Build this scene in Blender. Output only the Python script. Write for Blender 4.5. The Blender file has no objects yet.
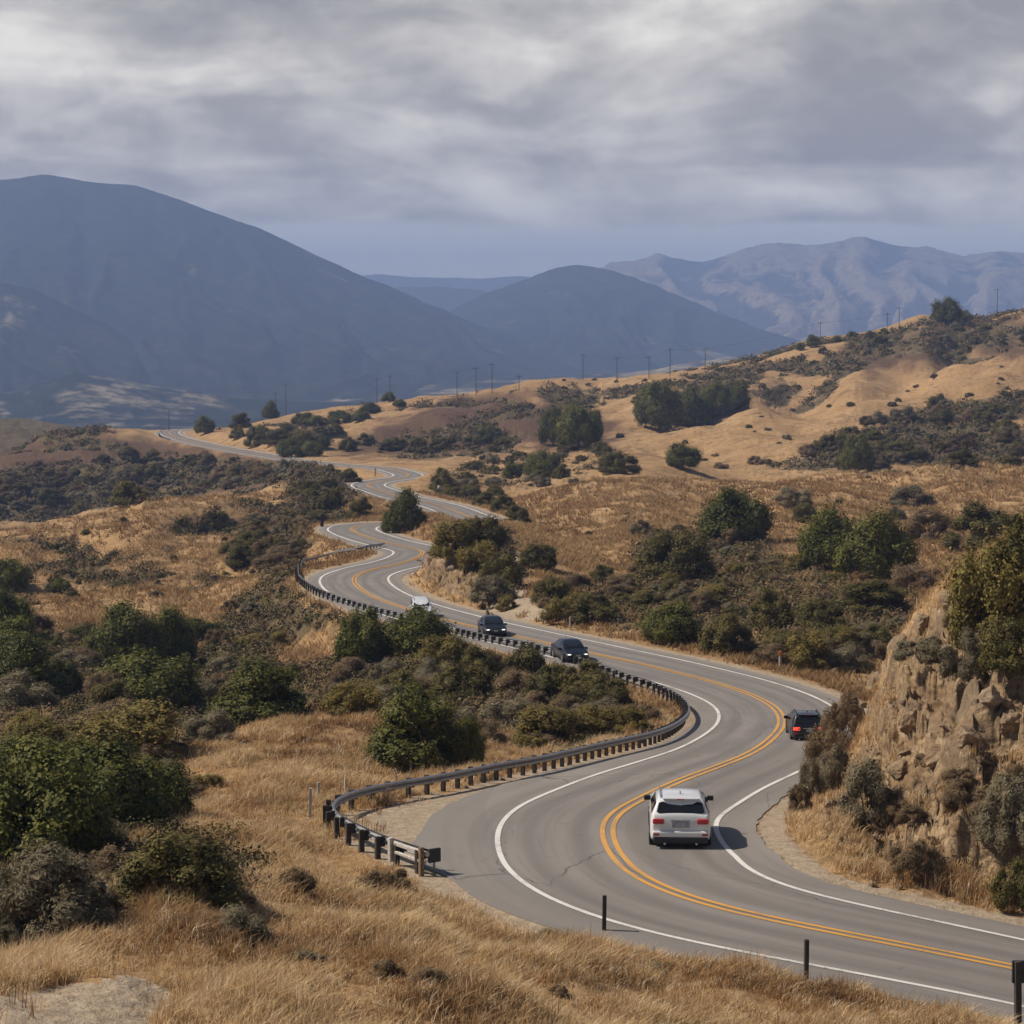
import bpy, bmesh, math, random
import numpy as np
from mathutils import Vector, Matrix
R = math.radians
random.seed(7)
rng = np.random.default_rng(11)
scene = bpy.context.scene
COL = scene.collection
F = 2310.0
HAZE_D = 1.3e-4
PITCH = math.atan(182.0 / F)
CP, SP = math.cos(PITCH), math.sin(PITCH)

# ------------------------------------------------------------------ camera maths
def ray(px, py):
    a = (px - 512.0) / F
    b = -(py - 512.0) / F
    return a, CP + b * SP, -SP + b * CP

def P(px, py, D):
    d = ray(px, py)
    t = D / d[1]
    return (d[0] * t, D, d[2] * t)

# ------------------------------------------------------------------ noise
_perm = np.random.default_rng(5).permutation(4096)
def _hash(ix, iy, seed):
    return _perm[(_perm[(ix + seed * 131) & 4095] + iy) & 4095]

def pn(x, y, seed=0):
    x = np.asarray(x, float); y = np.asarray(y, float)
    ix = np.floor(x).astype(np.int64); iy = np.floor(y).astype(np.int64)
    fx = x - ix; fy = y - iy
    u = fx * fx * fx * (fx * (fx * 6 - 15) + 10); v = fy * fy * fy * (fy * (fy * 6 - 15) + 10)
    def g(jx, jy, dx, dy):
        h = _hash(jx, jy, seed) * (2 * math.pi / 4096.0)
        return np.cos(h) * dx + np.sin(h) * dy
    n00 = g(ix, iy, fx, fy); n10 = g(ix + 1, iy, fx - 1, fy)
    n01 = g(ix, iy + 1, fx, fy - 1); n11 = g(ix + 1, iy + 1, fx - 1, fy - 1)
    a = n00 + u * (n10 - n00); b = n01 + u * (n11 - n01)
    return (a + v * (b - a)) * 1.5

def fbm(x, y, octv=4, seed=0, gain=0.5):
    s = 0; amp = 1.0; f = 1.0
    for k in range(octv):
        s = s + amp * pn(x * f, y * f, seed + k * 7)
        amp *= gain; f *= 2.03
    return s

def ridged(x, y, octv=4, seed=0):
    s = 0; amp = 1.0; f = 1.0
    for k in range(octv):
        s = s + amp * (1 - 2 * np.abs(pn(x * f, y * f, seed + k * 5)))
        amp *= 0.5; f *= 2.1
    return s

def sstep(a, b, x):
    t = np.clip((x - a) / (b - a), 0, 1)
    return t * t * (3 - 2 * t)

# ------------------------------------------------------------------ object helpers
def tag(o, label=None, cat=None, group=None, kind=None):
    if label: o['label'] = label
    if cat: o['category'] = cat
    if group: o['group'] = group
    if kind: o['kind'] = kind
    return o

def empty(name, loc, rz=0.0):
    o = bpy.data.objects.new(name, None); COL.objects.link(o)
    o.empty_display_size = 0.3
    o.location = loc; o.rotation_euler = (0, 0, rz)
    return o

def mesh_np(name, verts, faces, mats, smooth=False, face_col=None, mat_idx=None):
    """verts (n,3), faces (m,k) with constant k, or list of such arrays"""
    me = bpy.data.meshes.new(name)
    verts = np.asarray(verts, np.float32)
    fl = faces if isinstance(faces, list) else [faces]
    fl = [np.asarray(f, np.int32) for f in fl if len(f)]
    me.vertices.add(len(verts)); me.vertices.foreach_set('co', verts.ravel())
    loops = np.concatenate([f.ravel() for f in fl])
    sizes = np.concatenate([np.full(len(f), f.shape[1], np.int32) for f in fl])
    starts = np.concatenate([[0], np.cumsum(sizes)[:-1]]).astype(np.int32)
    me.loops.add(len(loops)); me.loops.foreach_set('vertex_index', loops)
    me.polygons.add(len(sizes)); me.polygons.foreach_set('loop_start', starts)
    me.polygons.foreach_set('loop_total', sizes)
    me.polygons.foreach_set('use_smooth', np.full(len(sizes), smooth, bool))
    if mat_idx is not None: me.polygons.foreach_set('material_index', np.asarray(mat_idx, np.int32))
    if face_col is not None:
        at = me.attributes.new('tint', 'FLOAT_COLOR', 'FACE')
        c = np.ones((len(sizes), 4), np.float32); c[:, :3] = face_col
        at.data.foreach_set('color', c.ravel())
    for m in (mats if isinstance(mats, (list, tuple)) else [mats]): me.materials.append(m)
    me.update(calc_edges=True)
    return me

def link(name, me, parent=None, loc=None):
    o = bpy.data.objects.new(name, me); COL.objects.link(o)
    if parent is not None: o.parent = parent
    if loc is not None: o.location = loc
    return o

def copy_tree(o, parent=None):
    c = o.copy(); COL.objects.link(c)
    if parent is not None: c.parent = parent
    for ch in list(o.children): copy_tree(ch, c)
    return c

class MB:
    """collects simple solids into one mesh"""
    def __init__(s): s.v = []; s.f = []; s.m = []
    def add(s, vs, fs, m=0):
        b = len(s.v); s.v += [tuple(v) for v in vs]; s.f += [tuple(b + i for i in f) for f in fs]; s.m += [m] * len(fs)
        return s
    def box(s, c, d, m=0, rz=0.0):
        x, y, z = d[0] / 2, d[1] / 2, d[2] / 2
        cr, sr = math.cos(rz), math.sin(rz)
        vs = []
        for dz in (-z, z):
            for dx, dy in ((-x, -y), (x, -y), (x, y), (-x, y)):
                vs.append((c[0] + dx * cr - dy * sr, c[1] + dx * sr + dy * cr, c[2] + dz))
        return s.add(vs, [(3, 2, 1, 0), (4, 5, 6, 7), (0, 1, 5, 4), (1, 2, 6, 5), (2, 3, 7, 6), (3, 0, 4, 7)], m)
    def tube(s, pts, radii, n=8, m=0, cap=True):
        pts = [Vector(p) for p in pts]; rings = []
        for i, p in enumerate(pts):
            t = (pts[min(i + 1, len(pts) - 1)] - pts[max(i - 1, 0)]).normalized()
            u = t.orthogonal().normalized() if i == 0 else (u - t * u.dot(t)).normalized()
            w = t.cross(u)
            rings.append([p + (u * math.cos(2 * math.pi * k / n) + w * math.sin(2 * math.pi * k / n)) * radii[i] for k in range(n)])
        vs = [v for r in rings for v in r]; fs = []
        for i in range(len(pts) - 1):
            for k in range(n):
                a = i * n + k; b = i * n + (k + 1) % n
                fs.append((a, b, b + n, a + n))
        if cap:
            fs.append(tuple(range(n - 1, -1, -1))); fs.append(tuple((len(pts) - 1) * n + k for k in range(n)))
        return s.add(vs, fs, m)
    def build(s, name, mats, parent=None, smooth=False, bevel=0.0, loc=None):
        me = bpy.data.meshes.new(name)
        me.from_pydata(s.v, [], s.f)
        for m in (mats if isinstance(mats, (list, tuple)) else [mats]): me.materials.append(m)
        me.polygons.foreach_set('material_index', s.m)
        me.polygons.foreach_set('use_smooth', [bool(smooth)] * len(me.polygons))
        me.update()
        o = link(name, me, parent, loc)
        if bevel:
            b = o.modifiers.new('bevel', 'BEVEL'); b.width = bevel; b.segments = 2; b.limit_method = 'ANGLE'; b.angle_limit = R(35)
        return o

# ------------------------------------------------------------------ material helpers
class NT:
    def __init__(s, tree): s.t = tree; s.n = tree.nodes; s.l = tree.links
    def new(s, ty, **kw):
        nd = s.n.new(ty)
        for k, v in kw.items():
            if k == 'ins':
                for a, b in v.items():
                    if hasattr(b, 'links'): s.l.new(b, nd.inputs[a])
                    else: nd.inputs[a].default_value = b
            else: setattr(nd, k, v)
        return nd
    def noise(s, vec, scale, detail=4, rough=0.55, dist=0.0):
        return s.new('ShaderNodeTexNoise', ins={'Vector': vec, 'Scale': scale, 'Detail': detail, 'Roughness': rough, 'Distortion': dist}).outputs['Fac']
    def ramp(s, fac, stops, interp='LINEAR'):
        r = s.new('ShaderNodeValToRGB', ins={'Fac': fac}); cr = r.color_ramp; cr.interpolation = interp
        while len(cr.elements) < len(stops): cr.elements.new(0.5)
        for e, (p, c) in zip(cr.elements, stops):
            e.position = p; e.color = (c if len(c) == 4 else (*c, 1)) if isinstance(c, (tuple, list)) else (c, c, c, 1)
        return r.outputs['Color']
    def mix(s, fac, a, b, blend='MIX'):
        m = s.new('ShaderNodeMix', data_type='RGBA', blend_type=blend)
        for i, v in ((0, fac), (6, a), (7, b)):
            if hasattr(v, 'links'): s.l.new(v, m.inputs[i])
            else: m.inputs[i].default_value = v if i == 0 else ((*v, 1) if len(v) == 3 else v)
        return m.outputs[2]
    def math(s, op, a, b=0.0, c=0.0, clamp=False):
        m = s.new('ShaderNodeMath', operation=op, use_clamp=clamp)
        for i, v in enumerate((a, b, c)):
            if hasattr(v, 'links'): s.l.new(v, m.inputs[i])
            else: m.inputs[i].default_value = v
        return m.outputs[0]
    def mapr(s, v, a, b, c=0.0, d=1.0, smooth=True):
        m = s.new('ShaderNodeMapRange', interpolation_type='SMOOTHSTEP' if smooth else 'LINEAR', clamp=True) if smooth else s.new('ShaderNodeMapRange', clamp=True)
        for i, x in enumerate((v, a, b, c, d)):
            if hasattr(x, 'links'): s.l.new(x, m.inputs[i])
            else: m.inputs[i].default_value = x
        return m.outputs[0]
    def attr(s, name): return s.new('ShaderNodeAttribute', attribute_name=name)

def mat(name):
    m = bpy.data.materials.new(name); m.use_nodes = True
    nt = NT(m.node_tree); b = nt.n['Principled BSDF']
    return m, nt, b

def simple(name, col, rough=0.6, metal=0.0, nscale=6.0, var=0.15, coat=0.0, emit=None, spec=0.5, bump=0.0):
    m, nt, b = mat(name)
    tc = nt.new('ShaderNodeTexCoord').outputs['Object']
    n = nt.noise(tc, nscale, 5)
    lo = tuple(c * (1 - var) for c in col); hi = tuple(min(1, c * (1 + var)) for c in col)
    nt.l.new(nt.ramp(n, [(0.3, lo), (0.7, hi)]), b.inputs['Base Color'])
    b.inputs['Roughness'].default_value = rough; b.inputs['Metallic'].default_value = metal
    b.inputs['Coat Weight'].default_value = coat; b.inputs['Coat Roughness'].default_value = 0.05
    b.inputs['Specular IOR Level'].default_value = spec
    if bump:
        bp = nt.new('ShaderNodeBump', ins={'Strength': bump, 'Height': n, 'Distance': 0.02}); nt.l.new(bp.outputs[0], b.inputs['Normal'])
    if emit:
        b.inputs['Emission Color'].default_value = (*emit[0], 1); b.inputs['Emission Strength'].default_value = emit[1]
    return m

def foliage_mat(name, c0, c1, transl=0.25, rough=0.7):
    """c0..c1 leaf colours picked by per-leaf tint, per-plant shift by object random"""
    m, nt, b = mat(name)
    t = nt.attr('tint').outputs['Color']
    sep = nt.new('ShaderNodeSeparateColor', ins={0: t})
    oi = nt.new('ShaderNodeObjectInfo').outputs['Random']
    f = nt.math('ADD', nt.math('MULTIPLY', sep.outputs[0], 0.75), nt.math('MULTIPLY', oi, 0.3), clamp=True)
    c = nt.mix(f, c0, c1)
    nt.l.new(c, b.inputs['Base Color'])
    b.inputs['Roughness'].default_value = rough; b.inputs['Specular IOR Level'].default_value = 0.25
    tr = nt.new('ShaderNodeBsdfTranslucent'); nt.l.new(c, tr.inputs['Color'])
    mx = nt.new('ShaderNodeMixShader', ins={0: transl}); nt.l.new(b.outputs[0], mx.inputs[1]); nt.l.new(tr.outputs[0], mx.inputs[2])
    nt.l.new(mx.outputs[0], nt.n['Material Output'].inputs['Surface'])
    return m
# ------------------------------------------------------------------ road centreline (pixel, pixel, distance ahead)
ROAD = [(1800,1160,51),(1500,1085,54.5),(1250,1022,57.5),(1100,985,59.2),(1015,965,60),(940,946,60.8),(865,929,61.6),(790,915.6,62.6),(715,899,63.9),
(677,887.5,65.2),(640,874,67),(622,860,69.2),(611,844,72),(606,829,75.3),(614,812,79.5),(639,799,83.8),(677,781,91),(715,767.5,98.5),
(752,752.5,108.5),(775,735.6,121),(782,722.5,130.5),(775,709,139),(752,696,146),(715,683,152.5),(677,673.7,157.5),(638,663,162.5),
(594,653.4,168),(547,643,175.5),(509,635,182.5),(454,622,194),(400,607,210),(369,594.4,224),(355,583.4,238),(357,575.6,249),(376,569,259),
(397,564.5,266),(416,558.4,276),(423,552.8,286),(416,549,293),(397,545,302),(377,540,314),(358,533.5,330),(352,529,342),(362,525.5,352),
(400,523.5,358),(440,523,362),(466,522,368),(474,519,378),(463,514.5,392),(447,508,412),(428,503,430),(400,497,452),(384,492,470),
(372,488,487),(368,485.5,500),(372,483,515),(385,480.5,530),(403,478,548),(408,475,570),(398,471.5,600),(381,468,632),(337,464.5,672),
(294,460,708),(225,448.5,775),(185,440,830),(170,434,873),(174,430.5,905),(195,429,935),(240,428,980)]
_rp = np.array([P(*q) for q in ROAD])

def resample(pts, step, iters=0, closed=False):
    """Catmull-Rom through pts, then even spacing"""
    pts = np.asarray(pts, float)
    out = []
    n = len(pts)
    for i in range(n - 1):
        p0 = pts[max(i - 1, 0)]; p1 = pts[i]; p2 = pts[i + 1]; p3 = pts[min(i + 2, n - 1)]
        k = max(2, int(np.linalg.norm(p2 - p1) / (step * 0.5)))
        t = np.linspace(0, 1, k, endpoint=False)[:, None]
        out.append(0.5 * ((2 * p1) + (-p0 + p2) * t + (2 * p0 - 5 * p1 + 4 * p2 - p3) * t * t + (-p0 + 3 * p1 - 3 * p2 + p3) * t ** 3))
    out.append(pts[-1:]); q = np.concatenate(out)
    d = np.concatenate([[0], np.cumsum(np.linalg.norm(np.diff(q, axis=0), axis=1))])
    s = np.arange(0, d[-1], step)
    q = np.stack([np.interp(s, d, q[:, k]) for k in range(q.shape[1])], 1)
    for _ in range(iters):
        q[1:-1] = 0.25 * q[:-2] + 0.5 * q[1:-1] + 0.25 * q[2:]
    return q

CL = resample(_rp, 0.5, 30)
_z = CL[:, 2].copy()
for _ in range(300): _z[1:-1] = 0.25 * _z[:-2] + 0.5 * _z[1:-1] + 0.25 * _z[2:]
CL[:, 2] = _z
TAN = np.gradient(CL[:, :2], axis=0); TAN /= np.linalg.norm(TAN, axis=1)[:, None]
NRM = np.stack([-TAN[:, 1], TAN[:, 0]], 1)          # left of travel
NR = len(CL)
def idx_at_D(D, lo=0, hi=None):                      # nearest road sample to a distance ahead
    hi = hi or NR
    return lo + int(np.argmin(np.abs(CL[lo:hi, 1] - D)))
def road_i(px, py, D):
    p = P(px, py, D); return int(np.argmin((CL[:, 0] - p[0]) ** 2 + (CL[:, 1] - p[1]) ** 2))
_i1 = road_i(677, 887.5, 65.2); _i2 = road_i(611, 844, 72); _i3 = road_i(639, 799, 83.8); _i4 = road_i(752, 752.5, 108.5)
HL = np.interp(np.arange(NR), [_i1 - 12, _i1 + 8, _i2 - 3, _i3 + 6, _i4 - 6, _i4 + 20], [5.0, 5.6, 6.3, 6.0, 5.0, 4.9])   # asphalt half widths
WL = np.interp(np.arange(NR), [0, _i1 - 20, _i2 - 4], [3.1, 3.2, 3.6]); WR = np.interp(np.arange(NR), [0, _i1 - 20, _i2 - 4], [2.6, 2.75, 3.6])
HL = HL + (WL - 3.6); _i5 = road_i(715, 767.5, 98.5); _i6 = road_i(779, 715, 135)
HR = WR + np.interp(np.arange(NR), [_i3 - 6, _i3 + 8, _i5, _i6 - 14, _i6 + 6], [1.35, 1.2, .75, .75, 1.35])
FLATL = HL + np.interp(np.arange(NR), [_i1 - 12, _i1 + 8, _i2, _i3 + 10, _i4], [1.2, 2.5, 3.2, 2.6, 1.6])
FLATR = HR + np.interp(np.arange(NR), [_i3, _i5, _i6 - 14, _i6 + 6], [.9, .15, .15, .9])

# ------------------------------------------------------------------ terrain control points
CTL = [
 (-300,1024,34),(0,1024,36),(100,1024,37),(200,1024,38.5),(350,1024,40),(512,1024,42),(700,1024,47),(850,1024,50.5),(1024,1030,53.3),(1300,1090,50),
 (0,985,40),(100,980,41),(200,960,44),(300,940,48),(400,930,53),(500,945,55),(650,940,58.5),(800,967,57.4),(950,996,56),
 (250,880,60),(300,852,68),(330,840,72.5),
 (512,1160,33),(0,1160,30),(1024,1170,40),(512,1450,24),(-300,1160,29),(1400,1200,38),(512,2000,15),(-500,2000,15),(1500,2000,15),
 (0,930,50),(60,905,56),(120,880,61),(170,845,70),(0,880,64),(60,862,72),(0,830,84),(90,830,79),(150,800,88),(180,775,98),(-150,860,70),(-300,900,60),
 (0,760,112),(60,752,114),(120,745,115),(-150,770,112),(-400,800,100),
 (170,765,102),(250,765,98),(315,795,87),(200,735,110),(250,722,116),(330,713,121),(400,724,119),(455,748,112),(380,762,102),(300,750,103),
 (250,730,137),(330,725,140),(170,735,135),(400,728,138),(100,705,140),(260,712,152),(150,690,168),(60,700,150),(0,700,145),(0,645,200),(60,645,205),(-200,650,200),(-200,710,150),
 (300,590,243),(250,620,228),(200,650,207),(300,643,212),(345,645,203),(310,657,195),(330,672,183),(300,690,170),(380,690,157),(400,712,142),
 (480,655,180),(450,692,154),(520,692,151),(520,732,127),(600,728,126),(650,705,139),(560,765,107),(500,770,104),
 (60,592,262),(0,592,268),(50,562,300),(150,560,300),(200,592,260),(250,560,300),(100,530,365),(200,512,400),(250,520,380),(0,548,330),(130,507,415),
 (150,503,425),(220,492,440),(0,532,362),(-200,590,270),(-200,540,350),(60,520,395),
 (60,490,735),(150,480,750),(225,472,735),(285,474,672),(0,500,700),(0,472,745),(-200,500,700),(-200,465,720),
 (200,508,500),(130,522,500),(60,535,480),(130,510,640),(0,530,600),(230,492,620),
 (20,456,775),(60,446,795),(100,438,815),(140,433,850),(300,500,440),(330,490,470),(345,482,490),(280,482,560),(320,470,620),
 (50,428,1250),(0,418,1350),(100,432,1350),(110,440,1000),(50,460,1000),(0,475,1000),(-200,430,1300),
 (330,547,325),(300,562,290),(280,542,330),(300,520,390),
 (402,536,326),(420,521,342),(455,524,348),(400,522,348),(385,528,338),
 (470,540,264),(500,530,282),(520,562,236),(505,585,222),(455,530,280),(480,524,310),(500,522,330),
 (515,560,240),(530,590,214),(540,612,195),
 (560,600,208),(620,592,222),(680,630,184),(720,640,177),(680,570,250),(740,540,292),(850,580,225),(850,562,250),(900,552,262),(780,632,183),(830,652,170),(900,620,190),(950,600,200),(1024,570,215),
 (1200,560,230),(560,540,315),(620,520,340),(560,500,400),(650,490,405),(740,475,430),(850,470,440),(950,466,440),(1024,462,440),(800,500,365),(900,508,350),(1000,520,320),(700,508,365),(1250,450,450),
 (850,494,520),(740,496,520),(1000,494,520),(1200,480,520),
 (660,466,545),(600,476,500),(570,450,625),(640,455,600),(700,440,690),(620,449,680),(700,424,730),(760,408,770),(850,385,820),(950,358,850),(1024,345,870),(1250,320,900),
 (800,430,690),(850,446,640),(900,450,620),(950,442,650),(1024,400,740),(1024,440,640),(800,456,600),(950,405,740),(1250,400,700),
 (700,440,790),(800,425,860),(900,395,890),(950,383,920),(1024,366,940),(1200,345,950),
 (500,390,1000),(560,380,1000),(650,378,1000),(720,369,1000),(800,351,1000),(850,341,1000),(930,325,1000),(1024,315,1010),(1300,295,1020),
 (700,392,900),(750,380,930),(850,362,950),(930,347,960),(620,402,900),(540,408,880),(640,410,850),
 (300,417,990),(350,407,1000),(430,398,1000),(350,440,800),(430,415,870),(520,402,890),(600,425,830),(500,435,780),(420,450,730),(340,452,740),
 (450,470,600),(500,472,580),(540,472,560),(450,490,500),(520,500,440),(540,520,370),(430,480,560),(260,421,1000),(225,433,960),(400,412,930),(480,398,960),
 (960,592,90),(930,606,95),(905,630,100),(880,660,104),(858,690,106),(840,716,106),(826,742,104.5),(812,762,101),(870,738,117),(900,715,120),(960,665,125),(1024,640,128),(1200,600,120),
 (960,680,80),(960,760,73),(1024,700,75),(1024,800,69.5),(1024,870,66),(900,760,80),(870,740,92),(850,755,93),(900,840,71.5),(860,800,79),(825,790,88),(850,865,69),(940,870,67.5),(1024,600,82),(1100,565,82),(1300,500,78),(1300,700,70),(1300,900,60),(1150,780,68),
 (430,513,345),(446,515,347),(412,516,342),(412,470,540),(432,464,548),(420,490,478),(440,480,512),(396,486,470),
 (428,547,246),(445,545,243),(465,556,236),(490,583,221),(340,478,600),(300,470,640),
 (300,425,1250),(600,400,1250),(850,375,1250),(1024,350,1250),(180,440,1150),(1300,340,1250),
 (0,470,1700),(300,470,1700),(600,460,1700),(850,440,1700),(1024,420,1700),(1300,410,1700),(-300,470,1700),
]
def _to_uv(x, y): return np.stack([x / y * F / 100.0, np.log(y) * 4.0], -1)
_c = np.array([P(*q) for q in CTL])
_dr = np.sqrt(((_c[:, None, :2] - CL[None, ::6, :2]) ** 2).sum(-1)).min(1)
_c = _c[_dr > 4.5]
_sel = np.concatenate([np.arange(0, 600, 16), np.arange(600, NR, 24)])
_sel = _sel[_sel < NR]
_c = np.concatenate([_c, CL[_sel]])
_uv = _to_uv(_c[:, 0], _c[:, 1]); _s = _c[:, 2] / _c[:, 1] * F / 100.0
def _phi(r2): return 0.5 * r2 * np.log(r2 + 1e-9)
_n = len(_c)
_A = np.zeros((_n + 3, _n + 3))
_A[:_n, :_n] = _phi(((_uv[:, None] - _uv[None]) ** 2).sum(-1)) + np.eye(_n) * 0.01
_A[:_n, _n] = 1; _A[:_n, _n + 1:] = _uv; _A[_n, :_n] = 1; _A[_n + 1:, :_n] = _uv.T
_w = np.linalg.solve(_A, np.concatenate([_s, [0, 0, 0]]))
def tps_z(x, y):
    x = np.ravel(x); y = np.ravel(y); out = np.empty(len(x))
    for i in range(0, len(x), 20000):
        q = _to_uv(x[i:i + 20000], y[i:i + 20000])
        r2 = (q ** 2).sum(1)[:, None] + (_uv ** 2).sum(1)[None] - 2 * q @ _uv.T
        out[i:i + 20000] = _phi(np.maximum(r2, 0)) @ _w[:_n] + _w[_n] + q @ _w[_n + 1:]
    return out * y * 100.0 / F

# ------------------------------------------------------------------ terrain grid (columns of equal bearing, rows of growing distance)
def _spread(lo, hi, n, p): return lo + (hi - lo) * np.linspace(0, 1, n) ** p
_in = np.arange(-50, 1075, 1.5)
_lft = -50 - np.cumsum(np.linspace(1.6, 10, 110)); _rgt = _in[-1] + np.cumsum(np.linspace(1.6, 10, 110))
COLPX = np.concatenate([_lft[::-1], _in, _rgt])
A_COL = (COLPX - 512) / F / CP            # close to x / y
def _geo(a, b, q):
    n = int(math.log(b / a) / math.log(1 + q)); return np.exp(np.linspace(math.log(a), math.log(b), n, endpoint=False))
D_ROW = np.concatenate([_geo(14, 33, .02), _geo(33, 130, .0032), _geo(130, 460, .004), _geo(460, 1100, .005), _geo(1100, 1750, .010)])
# coarse TPS then bilinear upsampling is enough for the smooth part
_ci = np.unique(np.concatenate([np.arange(0, len(COLPX), 4), [len(COLPX) - 1]])); _ri = np.unique(np.concatenate([np.arange(0, len(D_ROW), 3), [len(D_ROW) - 1]]))
_yy = D_ROW[_ri][:, None] * np.ones(len(_ci))[None]; _xx = _yy * A_COL[_ci][None]
_zc = (tps_z(_xx, _yy) / np.ravel(_yy)).reshape(_yy.shape)
_t1 = np.empty((len(_ri), len(COLPX)))
for r in range(len(_ri)): _t1[r] = np.interp(np.arange(len(COLPX)), _ci, _zc[r])
S = np.empty((len(D_ROW), len(COLPX)))
for c in range(len(COLPX)): S[:, c] = np.interp(np.arange(len(D_ROW)), _ri, _t1[:, c])
Y = D_ROW[:, None] * np.ones(len(COLPX))[None]; X = Y * A_COL[None]
Z = S * Y
# distance to the road
NEAR = np.full(X.shape, 1e9); IDX = np.zeros(X.shape, np.int32)
_bx0, _bx1 = CL[:, 0].min() - 60, CL[:, 0].max() + 60
for blk in range(0, NR, 24):
    seg = CL[blk:blk + 24]
    pad = 24 + seg[:, 1].mean() * 0.05
    r0 = np.searchsorted(D_ROW, seg[:, 1].min() - pad); r1 = np.searchsorted(D_ROW, seg[:, 1].max() + pad)
    if r1 <= r0: continue
    amin = min((seg[:, 0] - pad).min() / max(seg[:, 1].min() - pad, 14), (seg[:, 0] - pad).min() / (seg[:, 1].max() + pad))
    amax = max((seg[:, 0] + pad).max() / max(seg[:, 1].min() - pad, 14), (seg[:, 0] + pad).max() / (seg[:, 1].max() + pad))
    c0 = np.searchsorted(A_COL, amin); c1 = np.searchsorted(A_COL, amax)
    if c1 <= c0: continue
    xs = X[r0:r1, c0:c1]; ys = Y[r0:r1, c0:c1]
    for k in range(0, len(seg), 2 if seg[0, 1] < 200 else 4):
        d = (xs - seg[k, 0]) ** 2 + (ys - seg[k, 1]) ** 2
        m = d < NEAR[r0:r1, c0:c1]
        NEAR[r0:r1, c0:c1][m] = d[m]; IDX[r0:r1, c0:c1][m] = blk + k
NEAR = np.sqrt(NEAR)
_side = (X - CL[IDX, 0]) * NRM[IDX, 0] + (Y - CL[IDX, 1]) * NRM[IDX, 1]      # >0 left
_along = (X - CL[IDX, 0]) * TAN[IDX, 0] + (Y - CL[IDX, 1]) * TAN[IDX, 1]
LAT = np.where(NEAR < 60, np.where(np.abs(_along) < 1.6, np.abs(_side), NEAR), 1e9)
_flat = np.where(_side > 0, FLATL[IDX], FLATR[IDX])
_half = np.where(_side > 0, HL[IDX], HR[IDX])
_m = 2.2 + Y * 0.006
BLEND = sstep(0, 1, (LAT - _flat) / _m)
# relief noise, none near the road
_big = np.clip((Y - 120) / 300, 0, 1)
_n1 = fbm(X / 9, Y / 9, 4, 1) * 0.22 + fbm(X / 2.2, Y / 2.2, 3, 3) * 0.07 * np.clip(1.3 - Y / 200, 0, 1)
_crease = np.maximum(0, ridged(X / 70 + 0.5 * fbm(X / 90, Y / 90, 2, 33), Y / 120, 3, 21) - .45) * np.clip((LAT - 8) / 30, 0, 1)
_n2 = _big * (fbm(X / 38, Y / 38, 4, 9) * 1.6 + fbm(X / 13, Y / 13, 3, 19) * .45 - _crease * (2.2 + 2.6 * np.clip((Y - 400) / 400, 0, 1)) * np.where((X / Y > .038) & (Y > 480), .45, 1))
_left = sstep(-.055, -.085, X / Y) * sstep(210, 270, Y) * sstep(480, 430, Y)
_n2 = _n2 + _left * (fbm(X / 24 + 3, Y / 46, 3, 141) * 1.5 - _crease * 3.2)
_n1 = _n1 + (Y < 125) * (_side > 0) * (fbm(X / 5.5, Y / 6.5, 3, 29) * .34 + .10)
Z = Z + (_n1 + _n2) * BLEND * np.clip((LAT - _flat) / (9 + .035 * Y) + .12, 0, 1)
zroad = CL[IDX, 2] + np.gradient(CL[:, 2])[IDX] * 2 * np.clip(_along, -1.6, 1.6)
_camber = zroad - 0.02
_dep = 0.06 + 0.0005 * Y
_in_asph = sstep(-0.1, -0.8, LAT - _half)
zflat = _camber - _dep * _in_asph - 0.015
Z = np.where(LAT < 1e8, zflat * (1 - BLEND) + Z * BLEND, Z)
# rocky cut faces: stepped ledges and blocks
PXG = 512 + F * X / (Y * CP - Z * SP); PYG = 512 - F * (Y * SP + Z * CP) / (Y * CP - Z * SP)

def inpoly(px, py, poly):
    inside = np.zeros(px.shape, bool); n = len(poly)
    for i in range(n):
        x0, y0 = poly[i]; x1, y1 = poly[(i + 1) % n]
        if y0 == y1: continue
        c = ((y0 > py) != (y1 > py)) & (px < (x1 - x0) * (py - y0) / (y1 - y0) + x0)
        inside ^= c
    return inside
_gx, _gy = np.meshgrid(np.arange(-100, 1124, 2.0), np.arange(200, 1124, 2.0))
def mask(polys, blur=3, weights=None):
    m = np.zeros(_gx.shape)
    for k, p in enumerate(polys):
        m = np.maximum(m, inpoly(_gx, _gy, p) * (1.0 if weights is None else weights[k]))
    for _ in range(blur):
        q = np.pad(m, 2, mode='edge')
        m = sum(q[2:-2, i:i + m.shape[1]] for i in range(5)) / 5; q = np.pad(m, 2, mode='edge')
        m = sum(q[i:i + m.shape[0], 2:-2] for i in range(5)) / 5
    return m
def sample(m, px, py, rough=1.0):
    wx = fbm(X / (Y * .016), np.log(Y) * 34, 4, 41); wy = fbm(X / (Y * .016), np.log(Y) * 34, 4, 57)
    px = px + wx * 13 * rough; py = py + wy * 8 * rough
    i = np.clip(((py - 200) / 2).astype(int), 0, m.shape[0] - 1); j = np.clip(((px + 100) / 2).astype(int), 0, m.shape[1] - 1)
    return m[i, j]
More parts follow.
